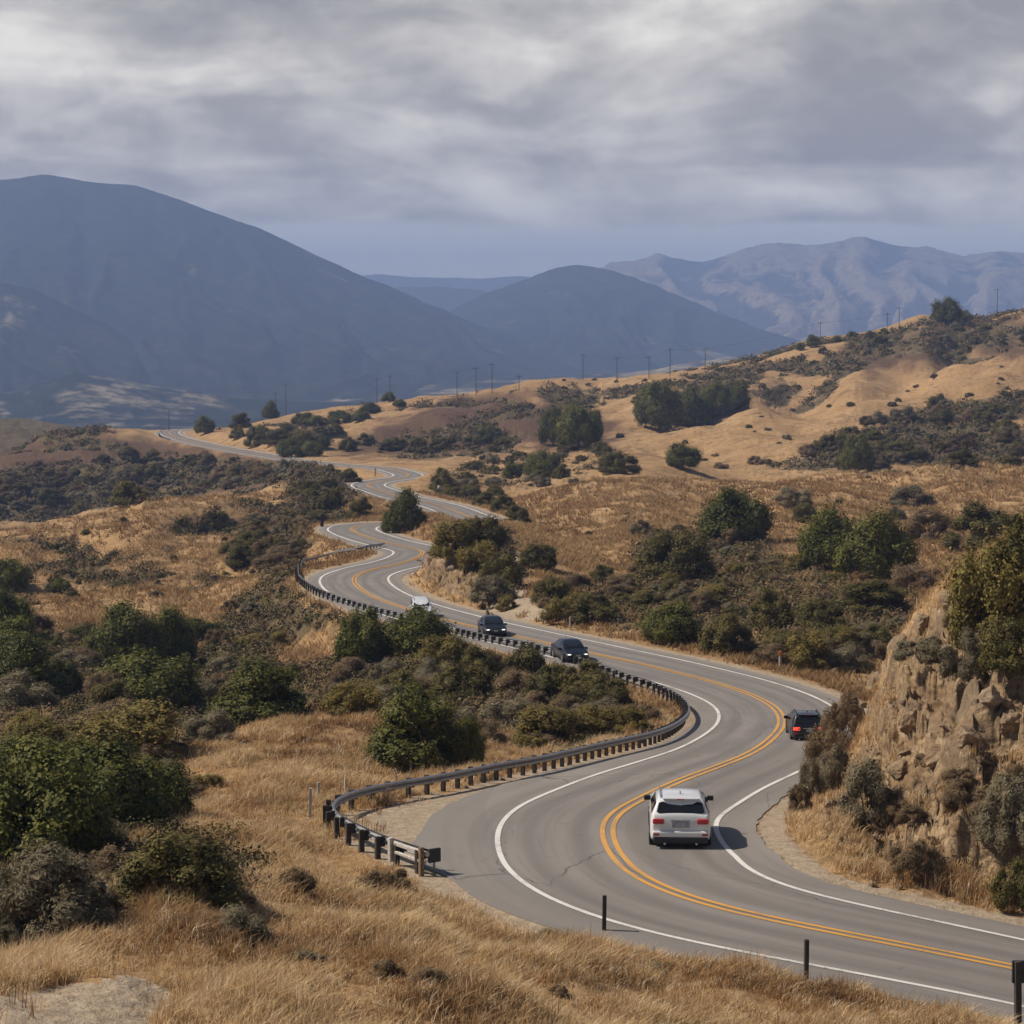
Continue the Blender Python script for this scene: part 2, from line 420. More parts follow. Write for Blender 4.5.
SCRUB = [[(-100,600),(30,620),(90,650),(200,650),(230,600),(290,572),(330,604),(400,622),(480,650),(560,682),(660,705),(640,738),(560,757),(480,748),(400,720),(330,712),(200,727),(160,765),(180,800),(100,860),(-100,880)],
 [(230,560),(250,520),(300,480),(340,470),(360,500),(330,540),(300,560),(290,590)],
 [(530,610),(560,590),(640,570),(640,530),(740,530),(800,560),(860,590),(920,590),(900,640),(860,680),(780,660),(680,640),(560,625)],
 [(435,545),(470,525),(500,535),(520,570),(515,600),(490,580)],
 [(-100,480),(40,470),(100,480),(200,460),(300,462),(330,472),(250,487),(180,497),(80,512),(-100,530)],
 [(690,470),(800,457),(850,432),(900,415),(960,400),(1100,383),(1100,400),(960,430),(1024,430),(1100,462),(850,470)],
 [(840,352),(930,325),(1100,312),(1100,345),(950,352),(900,362)],
 [(-100,850),(120,830),(250,840),(240,900),(110,930),(-100,940)],
 [(430,480),(470,462),(560,450),(620,450),(600,480),(520,490),(450,505)],
 [(250,440),(300,425),(420,405),(330,430),(330,455),(270,448)],
 [(640,400),(760,380),(700,410),(640,432)], [(20,468),(100,458),(200,455),(330,464),(330,482),(200,490),(60,500),(-100,505),(-100,470)], [(-100,392),(60,408),(125,430),(60,446),(-100,462)], [(880,690),(930,620),(1100,560),(1100,720),(960,740),(900,740)]]
SCRUB_W = [.9, .72, .66, 1, .9, .9, .75, .9, .5, .5, .6, .7, .85, .7]
GOLD = [[(272,662),(300,640),(345,630),(348,652),(310,668)], [(100,690),(145,672),(150,690),(120,705)], [(840,585),(930,575),(900,600),(850,600)], [(600,700),(650,690),(670,712),(640,735),(600,745)],
 [(480,735),(540,735),(540,760),(480,770)], [(560,625),(640,632),(660,640),(600,640)]]
DIRT = [[(-100,1000),(20,992),(90,978),(150,978),(188,998),(150,1015),(170,1060),(-100,1060)], [(505,545),(522,560),(518,590),(542,618),(500,617),(478,608),(508,590),(507,565)], [(330,835),(345,812),(440,790),(490,786),(425,850),(432,875),(380,858)],
 [(600,665),(700,675),(700,690),(640,680)]]
ROCK = [[(795,800),(820,770),(860,712),(922,612),(960,592),(1100,600),(1100,930),(920,905),(850,880),(795,845)], [(408,580),(425,548),(445,540),(475,560),(500,602),(480,612),(430,598)]]
BROWN = [[(330,452),(420,408),(500,391),(560,398),(625,425),(600,448),(500,450),(420,457)], [(840,352),(930,323),(1100,312),(1100,350),(950,356),(880,372)], [(-100,395),(110,425),(60,450),(-100,470)], [(-100,452),(60,444),(120,432),(150,440),(240,454),(330,470),(300,492),(200,496),(120,500),(-100,520)]]
M_SCRUB = mask(SCRUB, 3, SCRUB_W) * (1 - mask(GOLD, 2)); M_DIRT = np.maximum(mask(DIRT, 2), mask([[(500,543),(524,556),(524,588),(548,620),(492,620),(474,608),(503,592),(500,567)]], 0)); M_ROCK = mask(ROCK, 2); M_BROWN = mask(BROWN, 2)
scr = sample(M_SCRUB, PXG, PYG); drt = sample(M_DIRT, PXG, PYG); rck = sample(M_ROCK, PXG, PYG); brn = sample(M_BROWN, PXG, PYG)
scr = np.maximum(scr, np.clip(_crease * 1.9 - .42 + .35 * fbm(X / 14, Y / 22, 3, 37), 0, .9) * np.clip((Y - 440) / 120, 0, 1) * np.where((X / Y > .038) & (Y < 890), .3, 1.0))
scr = np.maximum(scr, _left * np.clip(_crease * 1.8 - .42 + .4 * fbm(X / 9, Y / 14, 3, 39), 0, .85))
_lim = (Y < 330); rck = rck * _lim; drt = drt * (Y < 400); brn = brn * (Y > 600)
_off = np.clip((LAT - _half + .2) / .5, 0, 1) * np.clip((_half + 1.5 - LAT) / 1.0, 0, 1)
drt = np.maximum(drt, np.where(LAT < 1e8, _off * .95 + (LAT < _half) * 1.0, 0)); scr = scr * np.clip((LAT - _half - 1.0) / 2, 0, 1)
rck = rck * np.clip((LAT - _half - 1.0) / 2, 0, 1)
# ledges
def cells(u, v, seed):
    iu = np.floor(u).astype(np.int64); iv = np.floor(v).astype(np.int64); best = np.full(u.shape, 9.0); val = np.zeros(u.shape)
    for du in (-1, 0, 1):
        for dv in (-1, 0, 1):
            h = _hash(iu + du, iv + dv, seed); cx = iu + du + (h % 64) / 64.0; cv = iv + dv + (h // 64) / 64.0
            q = np.hypot(u - cx, v - cv); m = q < best; best = np.where(m, q, best); val = np.where(m, _hash(iu + du + 7, iv + dv + 3, seed) / 4096.0, val)
    return val
_rs = rck > .02; _blk = np.zeros_like(Z)
_wx = X[_rs] + .5 * fbm(X[_rs] / 1.5, Y[_rs] / 1.5, 3, 151); _wy = Y[_rs] + .6 * Z[_rs]
_blk[_rs] = (cells(_wx / 1.5, _wy / 2.3, 4) - .5) * .85 + (cells(_wx / .62, _wy / .95, 8) - .5) * .34
Z = Z + rck * _blk
_led = Z * 1.0 + 0.35 * fbm(X / 3, Y / 3, 3, 61)
_step = (_led * 0.75 - np.floor(_led * 0.75)); _cell = ridged(X / 2.6 + Z * .25, Y / 3.4 - Z * .2, 3, 71)
Z = Z + rck * (0.75 * fbm(X / 4.5, Y / 4.5, 4, 81) + 0.34 * np.abs(_cell - .4) - 0.25 + (sstep(.15, .55, _step) - _step) * 1.15 + .16 * ridged(X / .9, Y / 1.2, 3, 87))
Z = Z + (Y < 48) * drt * (fbm(X / .55, Y / .6, 3, 93) * .045)
Z = Z + scr * np.abs(fbm(X / 1.7, Y / 1.7, 3, 91)) * 0.35 * (1 + Y / 250) * (LAT > _flat + 1) * (Y < 900)
S = Z / Y
_vis = np.minimum.accumulate(-S, axis=0)      # running highest slope
VISIBLE = (-S) <= _vis + 0.0015
PXG = 512 + F * X / (Y * CP - Z * SP); PYG = 512 - F * (Y * SP + Z * CP) / (Y * CP - Z * SP)

def hit(px, py, off=0.0):
    """the ground point seen at a pixel of the photograph"""
    d = ray(px, py); a = d[0] / d[1]; s = d[2] / d[1]
    c = np.interp(a, A_COL, np.arange(len(A_COL))); c0 = int(min(max(round(c), 0), len(A_COL) - 1))
    w = np.nonzero(S[:, c0] >= s)[0]
    r = int(w[0]) if len(w) else int(np.argmax(S[:, c0]))
    y = D_ROW[r]
    return Vector((a * y, y, Z[r, c0] + off))
def ground(x, y):
    c = np.interp(x / y, A_COL, np.arange(len(A_COL))); r = np.interp(y, D_ROW, np.arange(len(D_ROW)))
    c0 = int(min(max(math.floor(c), 0), len(A_COL) - 2)); r0 = int(min(max(math.floor(r), 0), len(D_ROW) - 2)); fc = c - c0; fr = r - r0
    return float((Z[r0, c0] * (1 - fc) + Z[r0, c0 + 1] * fc) * (1 - fr) + (Z[r0 + 1, c0] * (1 - fc) + Z[r0 + 1, c0 + 1] * fc) * fr)

# ------------------------------------------------------------------ ground material
gm, nt, b = mat('dry_hill_ground')
tc = nt.new('ShaderNodeTexCoord').outputs['Object']
cov = nt.attr('cover'); sp = nt.new('ShaderNodeSeparateColor', ins={0: cov.outputs['Color']})
aS, aD, aR = sp.outputs[0], sp.outputs[1], sp.outputs[2]
aB = nt.attr('brown').outputs['Fac']
nb = nt.noise(tc, 0.055, 5, .6); nm = nt.noise(tc, 0.35, 6, .65); nf = nt.noise(tc, 2.6, 5, .7); nff = nt.noise(tc, 11.0, 4, .7)
strk = nt.new('ShaderNodeMapping', ins={0: tc, 'Scale': (1.0, .35, 2.5)}).outputs[0]
ns = nt.noise(strk, 0.9, 6, .75, .6)
gold = nt.ramp(nb, [(.30, (.265, .150, .068)), (.5, (.36, .225, .110)), (.68, (.45, .30, .158))])
gold = nt.mix(nt.mapr(ns, .42, .62), gold, (.25, .140, .060))
gold = nt.mix(nt.mapr(nf, .35, .75, 0, .55), gold, (.55, .375, .20))
ng = nt.noise(tc, .16, 5, .7, .8)
gold = nt.mix(nt.mapr(ng, .52, .66, 0, .75), gold, (.175, .108, .056))
gold = nt.mix(nt.mapr(nt.noise(strk, 2.2, 5, .8), .55, .68, 0, .7), gold, (.13, .085, .042))
gold = nt.mix(nt.mapr(nm, .58, .68, 0, .75), gold, (.115, .085, .042))
scrc = nt.ramp(nm, [(.3, (.060, .050, .026)), (.5, (.125, .092, .050)), (.7, (.22, .150, .082))])
scrc = nt.mix(nt.mapr(nf, .45, .65, 0, .7), scrc, (.032, .036, .016))
brc = nt.ramp(ns, [(.35, (.085, .050, .032)), (.65, (.14, .085, .053))])
dirt = nt.ramp(nf, [(.3, (.29, .215, .145)), (.6, (.43, .34, .245)), (.75, (.52, .43, .32))])
dirt = nt.mix(nt.mapr(nff, .55, .7, 0, .6), dirt, (.16, .13, .10))
vor = nt.new('ShaderNodeTexVoronoi', feature='DISTANCE_TO_EDGE', ins={'Vector': nt.mix(.12, tc, nt.new('ShaderNodeTexNoise', ins={'Vector': tc, 'Scale': .8}).outputs['Color'], 'ADD'), 'Scale': .85}).outputs['Distance']
rock = nt.ramp(ns, [(.3, (.155, .100, .055)), (.5, (.29, .195, .110)), (.72, (.48, .36, .225))])
rock = nt.mix(nt.mapr(nm, .45, .65, 0, .8), rock, (.165, .118, .080))
rock = nt.mix(nt.mapr(nf, .52, .68, 0, .75), rock, (.10, .068, .042))
rock = nt.mix(nt.mapr(vor, .045, 0, 0, .35), rock, (.07, .05, .032))
def soft(a, lo, hi, k):
    return nt.mapr(nt.math('ADD', a, nt.math('MULTIPLY', nt.math('SUBTRACT', k, .5), 1.4)), lo, hi)
c = nt.mix(nt.math('MULTIPLY', aB, 1.15, clamp=True), gold, brc)
c = nt.mix(soft(aS, .40, .70, nm), c, scrc)
c = nt.mix(soft(aR, .38, .62, nm), c, rock)
c = nt.mix(soft(aD, .36, .64, nt.math('ADD', nt.math('MULTIPLY', nf, .5), nt.math('MULTIPLY', nm, .5))), c, dirt)
nt.l.new(c, b.inputs['Base Color']); b.inputs['Roughness'].default_value = .95; b.inputs['Specular IOR Level'].default_value = .1
h = nt.math('ADD', nt.math('MULTIPLY', nf, .6), nt.math('ADD', nt.math('MULTIPLY', nff, .25), nt.math('MULTIPLY', nt.math('MULTIPLY', nt.mapr(vor, 0, .12), aR), .3)))
bp = nt.new('ShaderNodeBump', ins={'Strength': .8, 'Distance': .28, 'Height': h}); nt.l.new(bp.outputs[0], b.inputs['Normal'])

nr_, nc_ = X.shape
_id = np.arange(nr_ * nc_).reshape(nr_, nc_)
_q = np.stack([_id[:-1, :-1], _id[:-1, 1:], _id[1:, 1:], _id[1:, :-1]], -1).reshape(-1, 4)
me = mesh_np('hill_terrain', np.stack([X, Y, Z], -1).reshape(-1, 3), _q, gm, smooth=True)
at = me.attributes.new('cover', 'FLOAT_COLOR', 'POINT'); cc = np.ones((nr_ * nc_, 4), np.float32)
cc[:, 0] = scr.ravel(); cc[:, 1] = drt.ravel(); cc[:, 2] = rck.ravel(); at.data.foreach_set('color', cc.ravel())
at = me.attributes.new('brown', 'FLOAT', 'POINT'); at.data.foreach_set('value', brn.ravel().astype(np.float32))
tag(link('hill_terrain', me), kind='structure')

# ------------------------------------------------------------------ road and painted lines
am, nt, b = mat('asphalt')
uv = nt.new('ShaderNodeUVMap').outputs[0]; tc = nt.new('ShaderNodeTexCoord').outputs['Object']
su = nt.new('ShaderNodeSeparateXYZ', ins={0: uv})
lat = su.outputs[0]
n1 = nt.noise(tc, .12, 5, .6); n2 = nt.noise(nt.new('ShaderNodeMapping', ins={0: uv, 'Scale': (1.6, .06, 1)}).outputs[0], 1.0, 5, .6); n3 = nt.noise(tc, 30, 3, .8)
ca = nt.ramp(n1, [(.3, (.190, .168, .150)), (.7, (.25, .222, .199))])
trk = nt.math('ABSOLUTE', nt.math('SUBTRACT', nt.math('ABSOLUTE', nt.math('SUBTRACT', nt.math('ABSOLUTE', lat), 1.8)), .8))
ca = nt.mix(nt.mapr(trk, .50, .05, 0, .62), ca, (.140, .125, .113))
ca = nt.mix(nt.mapr(n2, .42, .66, 0, .6), ca, (.140, .124, .111))
ca = nt.mix(nt.mapr(nt.math('ABSOLUTE', lat), 3.9, 4.8, 0, .35), ca, (.28, .245, .207))
ca = nt.mix(nt.mapr(n3, .5, .75, 0, .35), ca, (.36, .335, .305))
wob = nt.mix(.25, uv, nt.new('ShaderNodeTexNoise', ins={'Vector': uv, 'Scale': .9, 'Detail': 4}).outputs['Color'], 'ADD')
crk = nt.new('ShaderNodeTexVoronoi', feature='DISTANCE_TO_EDGE', ins={'Vector': nt.new('ShaderNodeMapping', ins={0: wob, 'Scale': (.30, .085, 1)}).outputs[0], 'Scale': 1.0}).outputs['Distance']
ca = nt.mix(nt.math('MULTIPLY', nt.mapr(crk, .008, .001), nt.mapr(n1, .45, .6, 0, .75)), ca, (.045, .042, .04))
ptc = nt.new('ShaderNodeTexVoronoi', feature='F1', ins={'Vector': nt.new('ShaderNodeMapping', ins={0: uv, 'Scale': (.27, .035, 1)}).outputs[0], 'Scale': 1.0, 'Randomness': .8}).outputs['Color']
ca = nt.mix(nt.mapr(nt.new('ShaderNodeSeparateColor', ins={0: ptc}).outputs[0], .74, .78, 0, .30), ca, (.15, .138, .128))
ca = nt.mix(nt.mapr(nt.noise(tc, .9, 4, .6), .62, .72, 0, .35), ca, (.14, .128, .118))
nt.l.new(ca, b.inputs['Base Color']); b.inputs['Roughness'].default_value = .82; b.inputs['Specular IOR Level'].default_value = .35
bp = nt.new('ShaderNodeBump', ins={'Strength': .35, 'Distance': .015, 'Height': n3}); nt.l.new(bp.outputs[0], b.inputs['Normal'])

def strip(name, o0, o1, lift, material, i0=0, i1=None, step=1, skirt=0.0, jitter=0.0):
    ii = np.arange(i0, i1 or NR, step)
    o0 = np.broadcast_to(o0, (NR,))[ii]; o1 = np.broadcast_to(o1, (NR,))[ii]
    if jitter:
        o0 = o0 + jitter * fbm(ii * .35, ii * 0 + 3.3, 3, 17); o1 = o1 + jitter * fbm(ii * .35, ii * 0 + 9.1, 3, 19)
    nseg = 6 if skirt else 1
    rows = []; us = []
    offs = [o0 + (o1 - o0) * k / nseg for k in range(nseg + 1)]
    if skirt: offs = [offs[0]] + offs + [offs[-1]]
    for k, o in enumerate(offs):
        p = np.empty((len(ii), 3)); p[:, :2] = CL[ii, :2] + NRM[ii] * o[:, None]
        p[:, 2] = CL[ii, 2] + lift + CL[ii, 1] * lift * .02 - (skirt if skirt and k in (0, len(offs) - 1) else 0)
        rows.append(p); us.append(o)
    V = np.stack(rows, 1); m, n = V.shape[:2]
    idd = np.arange(m * n).reshape(m, n)
    fs = np.stack([idd[:-1, :-1], idd[:-1, 1:], idd[1:, 1:], idd[1:, :-1]], -1).reshape(-1, 4)[:, ::-1]
    me = mesh_np(name, V.reshape(-1, 3), fs, material)
    uvl = me.uv_layers.new(name='UVMap')
    U = np.stack([np.stack(us, 1), np.repeat((ii * .5)[:, None], n, 1)], -1).reshape(-1, 2)
    li = np.empty(len(me.loops), np.int32); me.loops.foreach_get('vertex_index', li)
    uvl.data.foreach_set('uv', U[li].astype(np.float32).ravel())
    return tag(link(name, me), kind='structure')
strip('road', HL, -HR, 0.0, am, skirt=.35, jitter=.10)
def paint(name, col):
    m, nt, b = mat(name); tc = nt.new('ShaderNodeTexCoord').outputs['Object']
    w1 = nt.noise(tc, 7, 6, .75); w2 = nt.noise(tc, .35, 4, .6); w3 = nt.noise(tc, 34, 3, .8)
    k = nt.mapr(nt.math('ADD', nt.math('MULTIPLY', w1, .55), nt.math('ADD', nt.math('MULTIPLY', w2, .35), nt.math('MULTIPLY', w3, .25))), .58, .72, 0, .8)
    c = nt.mix(nt.mapr(w2, .35, .7, 0, .25), col, tuple(x * .62 for x in col))
    nt.l.new(nt.mix(k, c, (.19, .17, .15)), b.inputs['Base Color']); b.inputs['Roughness'].default_value = .7
    return m
wm = paint('white_road_paint', (.68, .65, .60)); ym = paint('yellow_road_paint', (.62, .31, .06))
_wl = np.interp(CL[:, 1], [60, 140, 300, 600], [.085, .10, .15, .2])
strip('edge_line', WL + _wl, WL - _wl, .006, wm); strip('edge_line', -WR + _wl, -WR - _wl, .006, wm)
strip('centre_line', .26 + 0 * _wl, .09, .006, ym); strip('centre_line', -.09, -.26, .006, ym)
# ------------------------------------------------------------------ valley floor and mountains
mm, nt, b = mat('chaparral_mountain')
tc = nt.new('ShaderNodeTexCoord').outputs['Object']
nb = nt.noise(tc, .0016, 6, .62, .5); nm = nt.noise(tc, .010, 6, .7); nf = nt.noise(tc, .035, 5, .75)
gr = nt.attr('grass').outputs['Fac']
dark = nt.ramp(nm, [(.3, (.008, .014, .012)), (.5, (.020, .026, .020)), (.72, (.055, .054, .038))])
tan_ = nt.ramp(nm, [(.3, (.20, .155, .095)), (.7, (.36, .30, .20))])
k = nt.mapr(nt.math('ADD', gr, nt.math('MULTIPLY', nt.math('SUBTRACT', nt.math('ADD', nt.math('MULTIPLY', nb, .6), nt.math('MULTIPLY', nm, .4)), .5), 1.9)), .40, .62)
c = nt.mix(k, dark, tan_); c = nt.mix(nt.mapr(nf, .50, .60, 0, .8), c, (.010, .015, .012))
nt.l.new(c, b.inputs['Base Color']); b.inputs['Roughness'].default_value = 1; b.inputs['Specular IOR Level'].default_value = 0

def land(name, pts, Dr, Df, Db, zfoot, amp, seed, grass, px0=-900, px1=1900, step=4.0, gul=(60, 2.0), rows=90, kind='structure'):
    """a mountain range: crest drawn by bearing, falling to a foot in front of and behind it"""
    pts = sorted(pts); px = np.arange(px0, px1, step)
    ridge = np.interp(px, [p[0] for p in pts], [p[1] for p in pts])
    for _ in range(2): ridge[1:-1] = (ridge[:-2] + 2 * ridge[1:-1] + ridge[2:]) / 4
    rn = fbm(px / 70, px * 0 + seed, 5, seed) * 1.2 + fbm(px / 7, px * 0 + seed, 3, seed) * .5
    zr = (330 - ridge + rn) / F * Dr
    t = np.concatenate([np.linspace(0, 1, int(rows * .75)), 1 + np.linspace(0, 1, int(rows * .25))[1:]])
    D = np.where(t <= 1, Df + (Dr - Df) * t, Dr + (Db - Dr) * (t - 1))
    T, PX = np.meshgrid(t, px, indexing='ij'); DD = np.repeat(D[:, None], len(px), 1)
    u = np.clip(np.where(T <= 1, T, 2 - T), 0, 1)
    prof = np.where(T <= 1, 0.45 * u + 0.55 * u ** 1.9, u * u * (3 - 2 * u))
    A = (PX - 512) / F
    XX = A * DD
    wp = fbm(PX / 160, T * 1.5, 3, seed + 3) * 0.8
    sp = ridged(PX / gul[0] + wp, T * gul[1] + PX / 300, 4, seed + 11) - .35
    ZZ = zfoot + (zr[None] - zfoot) * prof + amp * 1.15 * sp * (4 * u * (1 - u)) ** .8 * np.clip((zr[None] - zfoot) / 200, .1, 1.6) + fbm(XX / 160, DD / 160, 4, seed + 5) * amp * .10 * u * (1 - u) * 4
    n, m = XX.shape; idd = np.arange(n * m).reshape(n, m)
    q = np.stack([idd[:-1, :-1], idd[:-1, 1:], idd[1:, 1:], idd[1:, :-1]], -1).reshape(-1, 4)
    me = mesh_np(name, np.stack([XX, DD, ZZ], -1).reshape(-1, 3), q, mm, smooth=True)
    g = grass(PX, T, sp) if callable(grass) else np.full(PX.shape, grass)
    at = me.attributes.new('grass', 'FLOAT', 'POINT'); at.data.foreach_set('value', np.ravel(g).astype(np.float32))
    return tag(link(name, me), kind='structure')
VZ = -150.0
_vp = np.arange(-1000, 2050, 8.0); _vd = _geo(1500, 17000, .014)
_VX = (_vp[None] - 512) / F * _vd[:, None]; _VY = np.repeat(_vd[:, None], len(_vp), 1)
_VZ = VZ + fbm(_VX / 700, _VY / 900, 4, 2) * 16 * np.clip((_VY - 1500) / 1500, .2, 1) + sstep(1500, 1700, _VY) * 0 
_n = np.arange(_VX.size).reshape(_VX.shape)
me = mesh_np('valley_floor', np.stack([_VX, _VY, _VZ], -1).reshape(-1, 3), np.stack([_n[:-1, :-1], _n[:-1, 1:], _n[1:, 1:], _n[1:, :-1]], -1).reshape(-1, 4), mm, smooth=True)
at = me.attributes.new('grass', 'FLOAT', 'POINT'); at.data.foreach_set('value', np.full(_VX.size, .42, np.float32))
tag(link('valley_floor', me), kind='structure')
land('mountain', [(-900,330),(-500,270),(-200,215),(0,182),(50,176),(90,183),(140,187),(200,208),(260,228),(320,258),(380,283),(430,305),(480,326),(540,345),(600,362),(700,385),(900,395),(1900,395)],
     7072, 4488, 9520, VZ - 5, 17, 31, lambda p, t, s: .19 + .12 * (s < -.3) + .16 * np.exp(-((p - 130) / 60.) ** 2 - ((t - .33) / .12) ** 2), gul=(95, 1.6))
land('foothill', [(-900,300),(-300,262),(-60,272),(0,283),(30,288),(62,302),(100,322),(150,345),(200,372),(260,390),(400,396),(1900,396)],
     5304, 4216, 5984, VZ - 4, 12, 47, lambda p, t, s: .20 + .1 * s, gul=(60, 1.6), rows=60)
land('mountain', [(-900,420),(300,400),(390,352),(440,318),(480,296),(520,281),(555,268),(575,265),(610,271),(660,288),(710,310),(760,330),(830,350),(900,365),(1000,375),(1900,390)],
     8704, 5848, 10880, VZ - 6, 18, 53, lambda p, t, s: .24 + .10 * (s < -.3), gul=(70, 1.6))
land('mountain', [(-900,330),(300,330),(360,300),(400,288),(440,287),(480,292),(520,300),(600,330),(1900,340)], 11288, 9248, 12784, VZ - 8, 20, 59, .40, gul=(60, 1.5), rows=60)
land('mountain', [(-900,330),(450,330),(540,290),(610,266),(660,256),(700,263),(740,252),(775,245),(800,248),(830,243),(862,238),(890,246),(920,249),(965,259),(1000,251),(1060,262),(1300,240),(1900,300)],
     13328, 9112, 15368, VZ - 10, 40, 67, lambda p, t, s: .34 + .34 * sstep(-.1, .5, s), gul=(62, 1.3), rows=120)
land('mountain', [(-900,300),(300,283),(380,274),(420,278),(480,279),(520,276),(560,283),(1900,300)], 15776, 14688, 16728, VZ - 12, 20, 73, .3, gul=(60, 1.5), rows=40)
land('foothill', [(-900,380),(20,392),(50,380),(75,373),(110,378),(150,385),(190,391),(235,398),(300,402),(1900,408)],
     3944, 3196, 4420, VZ - 4, 6, 79, lambda p, t, s: .20 + .20 * sstep(.3, .7, t) * sstep(280, 170, p) + .10 * s, gul=(40, 1.4), rows=50)
land('foothill', [(-900,390),(0,396),(150,400),(260,398),(330,391),(430,384),(520,378),(620,374),(760,352),(850,345),(1024,340),(1900,330)],
     5032, 3536, 5712, VZ - 4, 9, 83, lambda p, t, s: .34 + .15 * s, gul=(45, 1.6), rows=60)

# ------------------------------------------------------------------ haze: one even box of air round everything
hz = MB().box((0, 8500, (560 - 230) / 2), (22000, 17200, 790)).build('haze', [])
hm = bpy.data.materials.new('haze_air'); hm.use_nodes = True; ht = NT(hm.node_tree); ht.n.clear()
pv = ht.new('ShaderNodeVolumePrincipled', ins={'Color': (.42, .57, 1.0, 1), 'Density': HAZE_D, 'Anisotropy': 0.0})
oo = ht.new('ShaderNodeOutputMaterial'); ht.l.new(pv.outputs[0], oo.inputs['Volume'])
hz.data.materials.append(hm)
tag(hz, kind='stuff')
# ------------------------------------------------------------------ plants
M_OAK = foliage_mat('oak_leaves', (.019, .027, .005), (.180, .170, .024), .15)
M_CHAP = foliage_mat('chaparral_leaves', (.030, .030, .007), (.21, .165, .042), .15)
M_OLIVE = foliage_mat('olive_leaves', (.085, .072, .016), (.28, .205, .048), .18)
M_SAGE = foliage_mat('sage_leaves', (.10, .084, .050), (.31, .255, .155), .12, .9)
M_BRUSH = foliage_mat('dry_brush', (.11, .076, .040), (.31, .215, .12), .12, .9)
M_PLUME = foliage_mat('dry_grass_plume', (.22, .14, .075), (.50, .36, .22), .25, .9)
M_BARK = simple('bark', (.085, .062, .044), .95, 0, 9, .35, bump=.4)

